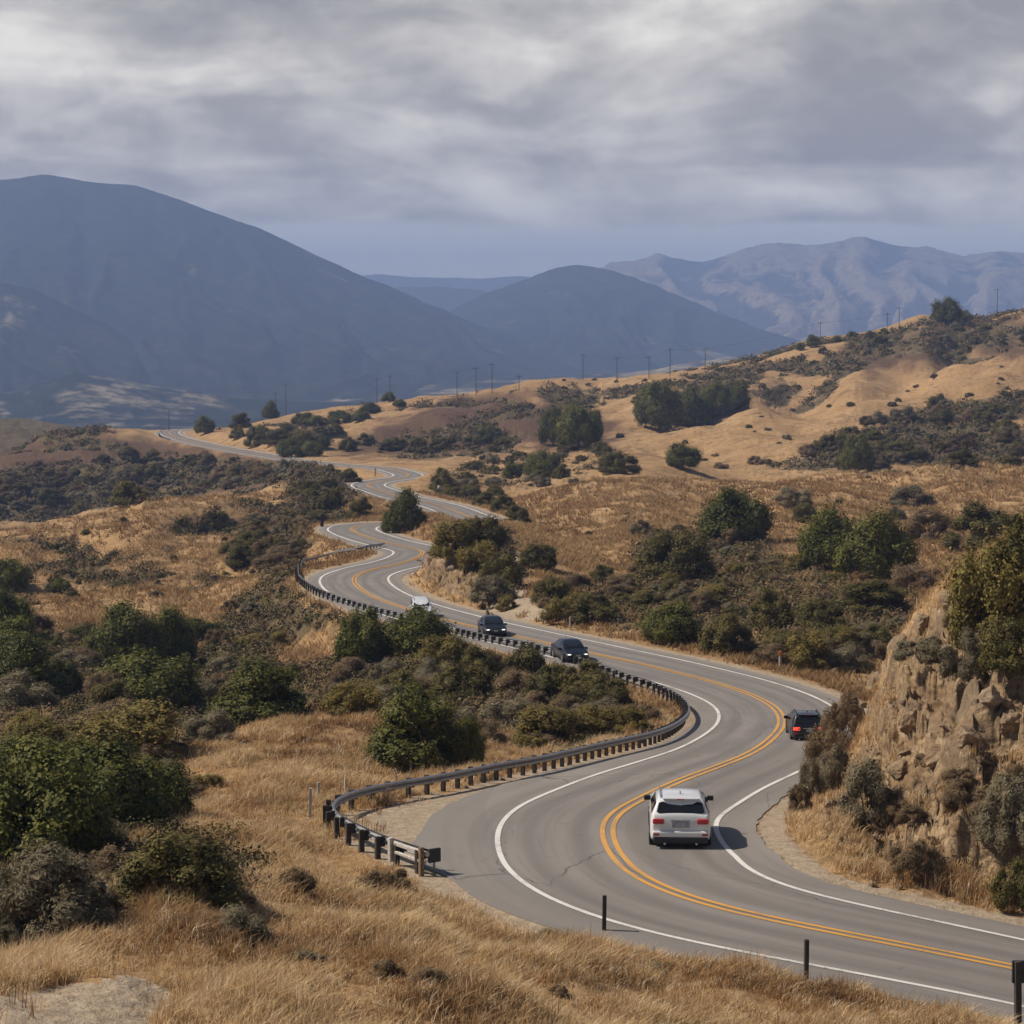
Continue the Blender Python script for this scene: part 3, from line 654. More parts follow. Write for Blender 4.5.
def crown(seed, kind):
    """leaf clusters over a set of lobes; spans -0.5..0.5 wide, 0..1 tall"""
    r = np.random.default_rng(seed)
    cfg = dict(oak=(17, 15000, .032, .27), chap=(14, 12000, .031, .24), olive=(13, 10000, .034, .24), sage=(13, 9000, .034, .22), brush=(12, 9000, .036, .21))[kind]
    K, N, leaf, lr = cfg
    ph = r.uniform(0, 2 * math.pi, K) + np.arange(K) * 2.4; rad = np.sqrt(r.uniform(0.02, 1, K)) * .34
    hz = np.clip(.34 + .42 * (1 - (rad / .36) ** 2) * r.uniform(.55, 1.1, K) - .12 * r.random(K), .18, .8)
    C = np.stack([rad * np.cos(ph), rad * np.sin(ph), hz], 1); Rr = lr * r.uniform(.42, 1.05, K) * .78
    hz_scale = np.array([1, 1, 1.15 if kind in ('oak', 'chap') else 1.35])
    # low skirt lobes so that the crown meets the ground
    if kind != 'oak':
        C2 = np.stack([.33 * np.cos(ph + 1), .33 * np.sin(ph + 1), np.full(K, .16)], 1); C = np.concatenate([C, C2]); Rr = np.concatenate([Rr, lr * r.uniform(.5, .75, K) * .8])
    else:
        C2 = np.stack([.34 * np.cos(ph + 1), .34 * np.sin(ph + 1), np.full(K, .27) + r.uniform(-.08, .05, K)], 1); C = np.concatenate([C, C2]); Rr = np.concatenate([Rr, lr * r.uniform(.5, .75, K) * .8])
    pw = Rr ** 2; pw = pw / pw.sum()
    li = r.choice(len(C), N, p=pw)
    d = r.normal(size=(N, 3)); d /= np.linalg.norm(d, axis=1)[:, None]
    rr = Rr[li] * (r.uniform(.66, 1.0, N) + np.abs(r.normal(0, .13, N)) * (1.0 if kind in ('sage', 'brush') else .55))
    rr *= 1 + .22 * np.sin(d[:, 0] * 9 + li) * np.cos(d[:, 2] * 8 + li * 2)
    Pp = C[li] + d * rr[:, None] * hz_scale
    if kind in ('oak', 'chap', 'olive'):      # loose sprays that break the outline
        m_ = 70; si = r.choice(len(C), m_, p=pw); sd_ = r.normal(size=(m_, 3)); sd_[:, 2] = np.abs(sd_[:, 2]) * .9; sd_ /= np.linalg.norm(sd_, axis=1)[:, None]
        kk = 26; tt_ = r.uniform(.85, 1.0 + r.uniform(.15, .55, (m_, 1)), (m_, kk))
        q_ = C[si][:, None] + sd_[:, None] * (Rr[si][:, None] * tt_)[..., None] * hz_scale + r.normal(0, .018, (m_, kk, 3))
        Pp = np.concatenate([Pp, q_.reshape(-1, 3)]); d = np.concatenate([d, np.repeat(sd_, kk, 0)]); li = np.concatenate([li, np.repeat(si, kk)])
    # drop leaves deep inside other lobes
    q = ((Pp[:, None] - C[None]) / hz_scale) ** 2
    inside = (q.sum(-1) < (Rr[None] * .60) ** 2).any(1)
    keep = ~inside & (Pp[:, 2] > .0); Pp = Pp[keep]; d = d[keep]; li = li[keep]
    n = len(Pp)
    nrm = d * 1.3 + r.normal(0, .45, (n, 3)) + np.array([0, 0, .35]); nrm /= np.linalg.norm(nrm, axis=1)[:, None]
    up = r.normal(size=(n, 3)) + (np.array([0, 0, 1.6]) + d * 1.2 if kind in ('sage', 'brush') else 0)
    t = np.cross(nrm, up); t /= np.linalg.norm(t, axis=1)[:, None] + 1e-9; bt = np.cross(t, nrm)
    L = leaf * r.uniform(.55, 1.25, n); W = L * (.62 if kind in ('oak', 'chap', 'olive') else .30)
    if kind in ('sage', 'brush'): L = L * 1.5
    a = Pp - bt * (L * .5)[:, None]; c = Pp + bt * (L * .5)[:, None]; b1 = Pp + t * (W * .5)[:, None] + nrm * (L * .08)[:, None]; b2 = Pp - t * (W * .5)[:, None]
    V = np.stack([a, b1, c, b2], 1).reshape(-1, 3); Fq = np.arange(n * 4).reshape(n, 4)
    lobe_t = r.uniform(0, 1, len(C))
    tint = np.clip(.55 * r.random(n) + .45 * lobe_t[li], 0, 1)
    # inner branchlets mass: dense leaves closer in so that daylight does not shine straight through
    ni = int(N * .22); lj = r.choice(len(C), ni, p=pw); e = r.normal(size=(ni, 3)); e /= np.linalg.norm(e, axis=1)[:, None]
    Pi = C[lj] + e * (Rr[lj] * r.uniform(.25, .6, ni))[:, None] * hz_scale
    tt = np.cross(e, r.normal(size=(ni, 3))); tt /= np.linalg.norm(tt, axis=1)[:, None]; bb = np.cross(e, tt); s = .075
    Vi = np.stack([Pi - bb * s, Pi + tt * s * .8, Pi + bb * s, Pi - tt * s * .8], 1).reshape(-1, 3)
    V = np.concatenate([V, Vi]); Fq = np.arange(len(V)).reshape(-1, 4); tint = np.concatenate([tint, r.random(ni) * .6])
    V[:, 2] = np.maximum(V[:, 2], -.02)
    lo = np.percentile(V, .8, axis=0); hi = np.percentile(V, 99.2, axis=0)
    V[:, 0] = (V[:, 0] - (lo[0] + hi[0]) / 2) / (hi[0] - lo[0]); V[:, 1] = (V[:, 1] - (lo[1] + hi[1]) / 2) / (hi[1] - lo[1]); V[:, 2] = V[:, 2] / hi[2]
    return V, Fq, np.repeat(tint[:, None], 3, 1), C, hi

def stems(seed, kind):
    r = random.Random(seed); mb = MB()
    if kind == 'oak':
        mb.tube([(0, 0, -.15), (.01, 0, .1), (.02, .01, .3)], [.045, .035, .025], 8)
        for k in range(6):
            a = k * 1.05 + r.random() * .5; l = r.uniform(.2, .34)
            mb.tube([(.015, 0, .14 + .02 * k), (math.cos(a) * l * .5, math.sin(a) * l * .5, .34 + .02 * k), (math.cos(a) * l, math.sin(a) * l, .50 + r.random() * .18)], [.022, .015, .005], 6)
    else:
        for k in range(9):
            a = k * .7 + r.random() * .5; l = r.uniform(.1, .38)
            mb.tube([(math.cos(a) * .03, math.sin(a) * .03, -.12), (math.cos(a) * l * .5, math.sin(a) * l * .5, .28), (math.cos(a) * l, math.sin(a) * l, r.uniform(.45, .8))], [.016, .011, .003], 5)
    return mb
NAMES = dict(oak='oak_tree', chap='chaparral_bush', olive='olive_bush', sage='sage_shrub', brush='brush_shrub')
MATS = dict(oak=M_OAK, chap=M_CHAP, olive=M_OLIVE, sage=M_SAGE, brush=M_BRUSH)
CAT = dict(oak='tree', chap='bush', olive='bush', sage='shrub', brush='shrub')
PROTO = {}
for ki, kd in enumerate(NAMES):
    for v in range(5):
        V, Fq, tint, C, hi = crown(100 + ki * 17 + v, kd)
        cm = mesh_np('foliage', V, Fq, MATS[kd], face_col=tint)
        mb = stems(ki * 31 + v, kd)
        sm = bpy.data.meshes.new('stems'); sm.from_pydata(mb.v, [], mb.f); sm.materials.append(M_BARK)
        # joined version for plants too small to show their parts
        nv = len(V); extra = [tuple(nv + i for i in f) for f in mb.f]
        e4 = np.array([f for f in extra if len(f) == 4], np.int32); 
        jm = mesh_np('plant', np.concatenate([V, np.array(mb.v)]), [Fq, e4], [MATS[kd], M_BARK], face_col=np.concatenate([tint, np.full((len(e4), 3), .4)]), mat_idx=np.concatenate([np.zeros(len(Fq), int), np.ones(len(e4), int)]))
        PROTO[kd, v] = (cm, sm, jm)
_pc = [0]
def plant(kd, loc, w, h, label=None, group=None, depth=None, parts=True):
    _pc[0] += 1; v = random.randrange(5); cm, sm, jm = PROTO[kd, v]
    rz = random.uniform(0, 6.28); sc = (w, depth or w * random.uniform(.8, 1.1), h)
    if parts:
        o = empty(NAMES[kd], loc, 0)
        f = link('crown' if kd == 'oak' else 'foliage', cm, o); s = link('trunk' if kd == 'oak' else 'stems', sm, o)
        for q in (f, s): q.scale = sc; q.rotation_euler.z = rz
    else:
        o = link(NAMES[kd], jm); o.location = loc; o.scale = sc; o.rotation_euler.z = rz
    tag(o, label, CAT[kd], group)
    return o
def put(kd, px, py, wpx, hpx, label, group=None, sink=.08):
    """plant whose foot is seen at a pixel of the photo and spans so many pixels"""
    p = hit(px, py); k = p.y / F; w, h = wpx * k, hpx * k
    p.z -= h * sink
    return plant(kd, p, w * 1.04, h * (1 + sink) * 1.02, label, group, parts=p.y < 330 and wpx > 14)

PLANTS = [
 # left foreground
 ('oak', 30, 868, 150, 120, 'large dark green bush at the left edge above the grey sage bush'),
 ('oak', 95, 838, 130, 92, 'dark green bush in the middle of the lower left bush mass'),
 ('oak', 148, 822, 84, 62, 'rounded dark green bush at the right end of the lower left bush mass'),
 ('oak', 10, 800, 110, 62, 'dark green bush behind the leftmost big one, cut by the left edge of the photo'),
 ('oak', 78, 790, 100, 42, 'low dark crown peeking over the back of the lower left bush mass'),
 ('sage', 58, 938, 130, 88, 'large grey-green sage bush at lower left in front of the dark bush mass'),
 ('sage', 5, 940, 60, 70, 'grey-green sage bush cut by the left edge beside the large sage bush'),
 ('chap', 180, 908, 122, 70, 'dark olive spreading bush in the dry grass right of the large sage bush'),
 ('sage', 236, 940, 64, 34, 'small grey shrub in the dry grass below the dark olive spreading bush'),
 ('brush', 296, 900, 46, 30, 'small grey-brown brush tuft in foreground grass left of the guardrail end'),
 ('brush', 385, 902, 60, 32, 'dry greyish brush in the foreground grass just below the guardrail end'),
 ('olive', 128, 762, 112, 58, 'yellow-olive bush standing behind the lower left dark mass'),
 ('sage', 208, 742, 52, 30, 'pale grey sage shrub at the left shoulder of the dry grass knoll'),
 ('olive', 208, 792, 42, 18, 'small greenish shrub on the left flank of the dry grass knoll'),
 ('oak', 262, 724, 106, 64, 'dark round bush behind the crest of the dry grass knoll'),
 ('oak', 150, 708, 96, 54, 'dark green tree below the broad dark tree on the left valley floor'),
 ('oak', 128, 668, 74, 62, 'broad dark green tree on the left valley floor, left half of the pair'),
 ('oak', 166, 666, 62, 56, 'dark green tree on the left valley floor, right half of the pair'),
 ('oak', 20, 702, 84, 66, 'dark tree at the left edge beside the valley floor grass patches'),
 ('oak', 58, 700, 46, 40, 'smaller dark tree right beside the left edge tree'),
 ('oak', 8, 640, 46, 46, 'dark tree at the left edge below the golden hill'),
 ('oak', 4, 592, 50, 32, 'dark tree at the left edge against the golden hill, highest of that edge'),
 ('oak', 14, 662, 60, 40, 'dark tree at the left edge between the upper and lower edge trees'),
 ('chap', 110, 712, 56, 30, 'dark shrub under the dark trees on the left valley floor'),
 # slope between the road arms
 ('oak', 422, 768, 112, 80, 'big round dark bush just behind the near guardrail'),
 ('oak', 462, 772, 46, 52, 'dark bush leaning on the right side of the big round bush behind the guardrail'),
 ('oak', 363, 668, 54, 56, 'dark oak in front of the road, left of the oak hiding the white car'),
 ('oak', 418, 656, 68, 44, 'dark oak hiding the lower half of the white oncoming car'),
 ('olive', 446, 672, 52, 34, 'olive bush below the oak that hides the white car'),
 ('chap', 478, 680, 46, 32, 'dark olive bush in the middle of the slope below the upper road'),
 ('chap', 463, 704, 60, 38, 'dark green bush behind and above the big round bush'),
 ('sage', 436, 688, 44, 28, 'grey shrub left of the dark green bush behind the big round bush'),
 ('olive', 354, 716, 54, 28, 'olive-brown shrub at the back of the dry grass knoll'),
 ('chap', 396, 700, 50, 28, 'dark low bush on the slope left of the dark green bush'),
 ('chap', 525, 684, 52, 38, 'dark green bush below the guardrail under the nearest oncoming dark car'),
 ('chap', 550, 700, 54, 36, 'olive-dark bush lower down the slope under the guardrail of the upper arm'),
 ('chap', 582, 700, 48, 30, 'dark bush close to the guardrail right of its olive-dark neighbours'),
 ('chap', 610, 706, 44, 26, 'last dark bush on the slope before the inner guardrail bend'),
 ('sage', 510, 730, 66, 32, 'grey-green sage on the slope behind the near guardrail'),
 ('olive', 552, 744, 72, 36, 'yellow-green low bush behind the near guardrail, left one'),
 ('olive', 596, 738, 60, 32, 'yellow-green low bush behind the near guardrail, middle one'),
 ('olive', 630, 732, 44, 24, 'yellow-green low bush nearest the inner guardrail bend'),
 ('brush', 480, 742, 54, 22, 'brownish brush right of the big round bush'),
 ('brush', 640, 722, 40, 16, 'pale dry tuft inside the guardrail bend'),
 # mound, cut hill, path
 ('oak', 404, 532, 40, 42, 'dark tree on the mound between two loops of the far road'),
 ('oak', 393, 533, 22, 20, 'small dark bush at the left foot of the tree on the mound'),
 ('olive', 458, 556, 52, 34, 'olive-green bush on top of the rocky cut hill, left one'),
 ('chap', 482, 556, 48, 34, 'dark green bush on top of the rocky cut hill, back one'),
 ('olive', 476, 574, 46, 28, 'olive bush in the middle of the cut hill top'),
 ('chap', 500, 588, 42, 30, 'dark bush on the right shoulder of the cut hill beside the dirt path'),
 ('sage', 494, 600, 46, 24, 'grey shrub low on the right of the cut hill'),
 ('olive', 506, 610, 22, 14, 'small ochre bush at the foot of the cut hill beside the path'),
 ('chap', 538, 568, 36, 24, 'dark round bush right of the upper dirt path'),
 ('chap', 550, 604, 42, 26, 'dark olive bush right of the lower dirt path'),
 ('olive', 566, 620, 48, 26, 'olive bush by the road right of the dirt path'),
 ('chap', 595, 622, 56, 26, 'low spreading bush by the road behind the two dark cars'),
 ('chap', 603, 584, 30, 18, 'small dark bush on the lower edge of the golden slope'),
 # right mid slope
 ('chap', 676, 578, 72, 46, 'broad dark grey-green bush at the middle of the right slope'),
 ('oak', 736, 542, 68, 52, 'spreading oak alone on the golden slope'),
 ('oak', 672, 644, 64, 40, 'dark round bush beside the road on the outer side of the bend'),
 ('chap', 728, 652, 62, 38, 'grey-olive bush beside the road right of the dark round one'),
 ('chap', 772, 628, 46, 36, 'dark round bush up the slope from the grey-olive one'),
 ('oak', 832, 570, 66, 60, 'bright-crowned oak of the big pair on the right slope, left one'),
 ('oak', 876, 580, 76, 66, 'bright-crowned oak of the big pair on the right slope, right one'),
 ('sage', 794, 506, 34, 18, 'pale grey-green bush above the big oak pair'),
 ('chap', 806, 522, 30, 18, 'dark bush between the big oak pair and the pale grey-green bush'),
 ('sage', 912, 506, 42, 20, 'grey-green bush on the golden slope right above the oak pair'),
 ('sage', 895, 520, 22, 12, 'small grey bush touching the grey-green one right above the oak pair'),
 ('brush', 930, 542, 54, 32, 'brown-olive brush on the golden slope right of the oak pair'),
 ('chap', 982, 548, 72, 44, 'dark olive bush on the slope behind the cliff top'),
 ('brush', 912, 590, 48, 24, 'brown brush below the right oak of the big pair'),
 ('chap', 870, 610, 74, 30, 'low dark green thicket below the big oak pair'),
 ('chap', 822, 630, 50, 28, 'dark low bush left of the thicket below the oak pair'),
 ('olive', 806, 668, 56, 36, 'olive bush beside the white roadside marker'),
 ('olive', 840, 652, 46, 26, 'olive-yellow bush up the slope from the white roadside marker'),
 ('sage', 850, 672, 46, 26, 'grey-green bush between the white roadside marker and the cliff'),
 ('brush', 770, 664, 44, 20, 'brown dry brush by the road left of the white marker'),
 ('chap', 650, 610, 46, 18, 'low scrub between the dark round roadside bush and the golden slope'),
 ('olive', 712, 604, 50, 18, 'yellow-green low scrub in the middle of the right slope'),
 # cliff
 ('olive', 990, 640, 92, 104, 'large olive bush on top of the rocky cliff at the right edge'),
 ('chap', 1022, 600, 70, 74, 'dark bush on the cliff top cut by the right edge'),
 ('chap', 1010, 690, 60, 50, 'dark olive bush hanging on the upper cliff face'),
 ('sage', 962, 682, 46, 44, 'grey-olive shrub under the large olive cliff-top bush'),
 ('sage', 868, 820, 52, 62, 'grey spiky shrub in the middle of the cliff face'),
 ('sage', 1006, 842, 58, 66, 'grey spiky shrub on the cliff face at the right edge'),
 ('chap', 1012, 906, 44, 46, 'greenish shrub at the foot of the cliff at the right edge'),
 ('brush', 826, 770, 44, 40, 'grey-brown brush hanging over the road at the cliff end, partly hiding the black car'),
 ('brush', 842, 752, 42, 48, 'grey-brown brush at the foot of the cliff rim, right behind the black car'),
 ('brush', 850, 728, 34, 34, 'brown brush on the lower end of the cliff rim'),
 ('sage', 812, 800, 30, 40, 'grey shrub low at the nose of the cliff'),
 ('sage', 836, 790, 40, 44, 'grey shrub on the cliff nose beside the lower one'),
 ('brush', 914, 872, 50, 30, 'dry rust-coloured brush near the cliff foot'),
 ('brush', 800, 812, 26, 26, 'small dry tuft at the very nose of the cliff beside the road'),
 # far trees
 ('oak', 553, 446, 28, 38, 'dark tree in the far hollow, left one of three standing close'),
 ('oak', 579, 449, 42, 42, 'broad dark tree in the far hollow, middle of three standing close'),
 ('oak', 592, 440, 22, 30, 'dark tree in the far hollow, right one of three standing close'),
 ('oak', 660, 432, 46, 46, 'large dark tree at the left end of the far grove'),
 ('oak', 688, 428, 44, 36, 'dark tree in the middle of the far grove'),
 ('oak', 712, 418, 34, 32, 'dark tree right of the middle of the far grove'),
 ('oak', 733, 412, 32, 26, 'dark tree at the right end of the far grove'),
 ('oak', 648, 420, 26, 32, 'dark tree behind the left end of the far grove'),
 ('oak', 683, 470, 34, 24, 'lone dark round tree below the far golden hill'),
 ('oak', 857, 472, 34, 36, 'lone dark tree at the mouth of the scrubby ravine'),
 ('oak', 544, 476, 36, 24, 'dark low tree below the three in the hollow'),
 ('oak', 512, 478, 18, 16, 'small dark tree left of the low one in the hollow'),
 ('chap', 620, 474, 40, 20, 'grey-green bush between the hollow and the lone round tree'),
 ('oak', 946, 324, 28, 25, 'large tree on the crest of the right ridge against the mountains'),
 ('oak', 962, 324, 20, 14, 'smaller tree beside the large one on the ridge crest'),
 ('oak', 813, 348, 13, 12, 'dark tree on the ridge skyline beside the tall pole'),
 ('oak', 800, 352, 9, 7, 'small dark tree left of the one beside the tall ridge pole'),
 ('oak', 836, 343, 10, 7, 'small round tree on the ridge, first right of the tall pole'),
 ('oak', 852, 340, 11, 7, 'small round tree on the ridge, second right of the tall pole'),
 ('oak', 870, 338, 10, 7, 'small round tree on the ridge, third right of the tall pole'),
 ('oak', 884, 335, 10, 6, 'small round tree on the ridge, fourth right of the tall pole'),
 ('oak', 270, 417, 18, 18, 'round dark tree on the far skyline behind the far road'),
 ('oak', 388, 402, 14, 10, 'small round tree on the golden skyline'),
 ('oak', 205, 434, 20, 17, 'dark tree beside the far bend of the road'),
 ('chap', 240, 428, 22, 14, 'dark tree right behind the far bend of the road'),
 ('chap', 238, 440, 18, 11, 'dark bush below the tree behind the far bend'),
 ('chap', 256, 446, 24, 18, 'dark green tree where the far road straightens'),
 ('oak', 292, 458, 30, 18, 'dark tree clump above the far road'),
 ('oak', 312, 456, 22, 14, 'dark bush at the right end of the clump above the far road'),
 ('chap', 276, 444, 26, 14, 'dark bush left above the clump by the far road'),
 ('chap', 350, 482, 26, 13, 'dark bush at the guardrail of the upper far loop'),
 ('chap', 331, 510, 26, 20, 'dark green bush on the slope left of the far loops'),
 ('chap', 360, 518, 26, 20, 'dark green bush below the upper far loop'),
 ('chap', 309, 496, 22, 14, 'olive bush left of the far loops'),
 ('chap', 442, 492, 24, 22, 'dark bush right of the upper far loops'),
 ('chap', 470, 500, 24, 14, 'dark bush above the right far loop, left one'),
 ('chap', 486, 506, 26, 14, 'dark bush above the right far loop, middle one'),
 ('chap', 504, 512, 28, 16, 'dark bush above the right far loop, right one'),
 ('chap', 518, 524, 28, 18, 'dark bush beside the right far loop'),
 ('oak', 490, 446, 24, 16, 'dark bush at the right foot of the brown hill'),
 ('chap', 16, 540, 1, 1, None)]
SMALLTREES = [(470,446),(452,450),(440,452),(420,452),(400,450),(385,450),(365,446),(350,452),(500,452),(338,440),(420,458)]
for kd, px, py, w_, h_, lab in PLANTS:
    if lab: put(kd, px, py, w_, h_, lab)
for px, py in SMALLTREES:
    put('chap', px + random.uniform(-3, 3), py, random.uniform(14, 24), random.uniform(9, 14), 'small dark bush in the row along the foot of the brown far hill', 'bushes along the foot of the brown hill')

# scattered bushes: still one thing each, sown where the photo shows scrub
REGIONS = [  # polygon, how many, kinds, size range in metres, label, group
 (SCRUB[0], 150, 'sage brush chap brush sage olive', (1.4, 3.2), 'low grey-brown scrub bush on the left slope below the upper guardrail', 'scrub bushes on the left slope'),
 (SCRUB[1], 90, 'sage chap brush chap brush', (1.8, 4), 'low scrub bush on the bank left of the far road loops', 'scrub bushes left of the far loops'),
 (SCRUB[2], 95, 'brush sage olive chap brush', (1.3, 3.0), 'low scrub bush in the thicket on the right slope above the road', 'scrub bushes on the right slope'),
 (SCRUB[3], 10, 'olive chap sage', (1.5, 2.6), 'low bush on the top of the rocky cut hill', 'low bushes on the cut hill'),
 (SCRUB[4], 90, 'chap chap brush sage', (3, 7), 'dark bush in the far ravine below the far road', 'dark bushes in the far left ravine'),
 (SCRUB[11], 60, 'chap brush chap sage', (2.5, 6), 'dark bush on the brown slope just under the far road', 'dark bushes on the brown slope under the far road'),
 (SCRUB[5], 80, 'chap brush chap sage', (3, 7), 'dark bush in the far ravine on the right', 'dark bushes in the far right ravine'),
 (SCRUB[8], 36, 'chap sage', (2.5, 6), 'scattered dark bush on the far flat left of the grove', 'scattered bushes on the far flat'),
 (SCRUB[9], 34, 'chap oak', (4, 9), 'dark bush on the far slope beside the far road', 'dark bushes beside the far road'),
 (SCRUB[6], 26, 'chap sage', (3, 7), 'dark scrub bush on the dark top of the right ridge', 'scrub on the right ridge top'),
 (SCRUB[10], 18, 'chap oak', (4, 8), 'dark bush on the upper hillside above the far grove', 'bushes above the far grove'),
 ([(620,500),(760,478),(1024,472),(1024,520),(960,530),(800,500),(700,520),(560,545)], 14, 'sage chap', (.7, 1.6), 'small dark bush alone on the golden slope', 'small bushes on the golden slope'),
 ([(30,560),(100,520),(260,515),(250,570),(180,600),(40,600)], 16, 'chap sage', (.8, 2.6), 'small dark bush on the golden hill at left', 'small bushes on the left golden hill'),
 ([(640,455),(760,415),(960,365),(1024,352),(1024,390),(850,440),(700,465)], 26, 'chap sage', (1, 3), 'tiny dark bush on the far golden hill', 'tiny bushes on the far golden hill'),
 ([(500,385),(800,355),(900,340),(830,380),(640,440),(520,430)], 22, 'chap chap sage', (2, 5), 'tiny dark bush on the upper far hillside', 'tiny bushes on the upper far hillside'),
 (SCRUB[13], 2, 'brush sage brush', (.9, 1.8), 'small dry shrub on the upper cliff face', 'dry shrubs on the cliff'),
 ([(860,820),(900,760),(1024,740),(1024,900),(930,890)], 10, 'brush brush', (.5, 1.1), 'small dry tuft on the lower cliff face', 'dry tufts on the cliff'),
 ([(0,600),(60,590),(100,640),(200,640),(160,700),(60,700),(0,720)], 22, 'chap oak sage', (2, 4.5), 'dark bush on the left valley floor among the trees', 'bushes on the left valley floor'),
 ([(210,860),(420,890),(560,950),(700,985),(420,1010),(220,1000)], 13, 'brush brush sage', (.45, 1.0), 'small dry weed clump in the foreground grass', 'weed clumps in the foreground grass'),
 ([(0,840),(100,850),(150,900),(80,940),(0,960)], 7, 'sage brush', (.8, 1.5), 'small grey shrub beside the large sage bush at lower left', 'small shrubs around the large sage bush')]
for poly, n, kinds, (s0, s1), lab, grp in REGIONS:
    xs = [p[0] for p in poly]; ys = [p[1] for p in poly]; done = 0; tries = 0; kk = kinds.split()
    while done < n and tries < n * 60:
        tries += 1
        px, py = random.uniform(max(min(xs), -30), min(max(xs), 1054)), random.uniform(min(ys), max(ys))
        if not inpoly(np.array([px]), np.array([py]), poly)[0]: continue
        p = hit(px, py)
        dr = np.sqrt(((CL[::4, :2] - np.array([p.x, p.y])) ** 2).sum(1).min())
        w_ = random.uniform(s0, s1) * random.choice((.8, 1, 1, 1.25)); h_ = w_ * random.uniform(.36, .66)
        if dr < 7.5 + w_ * .6: continue
        if M_SCRUB[int((py - 200) / 2), int((px + 100) / 2)] < .3 and grp[:5] == 'scrub': continue
        p.z -= h_ * .1
        plant(random.choice(kk), p, w_, h_, lab, grp, parts=False); done += 1
print('PLANTS', _pc[0])

# low scrub too dense to count: one cover of leaf tufts over the scrub ground
def sow(n, want, dmax, seed, dmin=20):
    """random ground points, density following weight want() and falling with distance"""
    r = np.random.default_rng(seed); out = []
    wgt = want * (Y < dmax) * (Y > dmin); cell = np.zeros_like(Y)
    cell[:-1, :-1] = 1; pr = (wgt * cell * (VISIBLE | (np.roll(VISIBLE, 6, 0)) | (np.roll(VISIBLE, -3, 0)))).ravel()
    pr = pr / pr.sum(); ii = r.choice(len(pr), n, p=pr)
    rr, c_ = ii // nc_, ii % nc_; fr = r.random(n); fc = r.random(n); c2 = np.minimum(c_ + 1, nc_ - 1); r2 = np.minimum(rr + 1, nr_ - 1)
    def bl(A): return (A[rr, c_] * (1 - fc) + A[rr, c2] * fc) * (1 - fr) + (A[r2, c_] * (1 - fc) + A[r2, c2] * fc) * fr
    return np.stack([bl(X), bl(Y), bl(Z)], 1)
_area = np.zeros_like(Y); _area[:-1] = (np.diff(Y, axis=0) * np.abs(np.gradient(X, axis=1))[:-1])
_noroad = np.clip((LAT - _half - .9) / .6, 0, 1) * (LAT > _half + .7)
INVIEW = (PXG > -120) & (PXG < 1144)
ms_, nt, b = mat('low_scrub_leaves'); t = nt.attr('tint').outputs['Color']; nt.l.new(t, b.inputs['Base Color']); b.inputs['Roughness'].default_value = .9; b.inputs['Specular IOR Level'].default_value = .15
pal = np.array([(.125, .094, .052), (.17, .126, .076), (.085, .076, .028), (.14, .106, .042), (.20, .136, .074), (.062, .058, .022)])
def low_scrub(n, K, d0, d1, seed, label, wpow):
    Pn = sow(n, _area * np.clip(scr - .35, 0, 1) * (1 - np.clip(rck * 1.6, 0, 1)) * (PXG < 870 + (Y > 125) * 400) * _noroad * INVIEW / Y ** wpow, d1, seed, d0)
    r = np.random.default_rng(77 + seed); n = len(Pn)
    sz = r.uniform(.22, .60, n) * (1 + Pn[:, 1] / 240)
    d = r.normal(size=(n, K, 3)); d /= np.linalg.norm(d, axis=2)[..., None]; d[..., 2] = np.abs(d[..., 2])
    cen = Pn[:, None] + d * sz[:, None, None] * r.uniform(.45, 1.1, (n, K, 1)) * np.array([1.25, 1.25, .85])
    nv = d * 1.3 + r.normal(0, .45, d.shape); nv /= np.linalg.norm(nv, axis=2)[..., None]
    tv = np.cross(nv, r.normal(size=d.shape)); tv /= np.linalg.norm(tv, axis=2)[..., None]; bv = np.cross(nv, tv)
    L = (.034 + .00054 * Pn[:, 1])[:, None, None] * r.uniform(.6, 1.2, (n, K, 1))
    V = np.stack([cen - bv * L, cen + tv * L * .55, cen + bv * L, cen - tv * L * .55], 2).reshape(-1, 3)
    pk = (np.clip(fbm(Pn[:, 0] / 7, Pn[:, 1] / 9, 3, 44) * .5 + .5 + r.normal(0, .22, n), 0, .999) * 6).astype(int)
    tint = np.repeat(pal[pk], K, 0) * r.uniform(.84, 1.16, (n * K, 1))
    tag(link('low_scrub', mesh_np('low_scrub', V, np.arange(len(V)).reshape(-1, 4), ms_, face_col=tint)), label, 'scrub', None, 'stuff')
low_scrub(8000, 90, 45, 480, 5, 'low grey and olive scrub covering the near slopes between the bushes', 1.2)
low_scrub(5200, 44, 480, 1100, 6, 'low dark scrub in the folds of the far hills', 1.0)

# dry grass, one cover
gw = np.clip(1.05 - scr * .9 - sstep(.25, .6, drt + .45 * fbm(X / 1.3, Y / 1.6, 4, 66)) * 1.0 - rck * .75, 0, 1)
patch = fbm(X / 3.2, Y / 4.0, 4, 15)
gw = gw * np.where(Y < 60, 1 - .93 * sstep(.22, .55, drt + .2 * fbm(X / .9, Y / 1.1, 3, 67)), 1)
gw = gw * np.clip(.75 + patch * 1.0, .10, 1.6) * _noroad * INVIEW
dens = _area * gw / np.maximum(Y, 45) ** 1.55
Pg = sow(112000, dens, 135, 8, 30)
n = len(Pg); K = 8; r = np.random.default_rng(5)
pv_ = fbm(Pg[:, 0] / 3.2, Pg[:, 1] / 4.0, 4, 15); pr_ = fbm(Pg[:, 0] / 5.5, Pg[:, 1] / 7, 3, 28)
hgt = (.30 + .34 * np.clip(pv_, -.65, 1)) * r.uniform(.35, 1.45, n)
base = Pg[:, None] + np.concatenate([r.normal(0, .10, (n, K, 2)), np.full((n, K, 1), -.03)], 2)
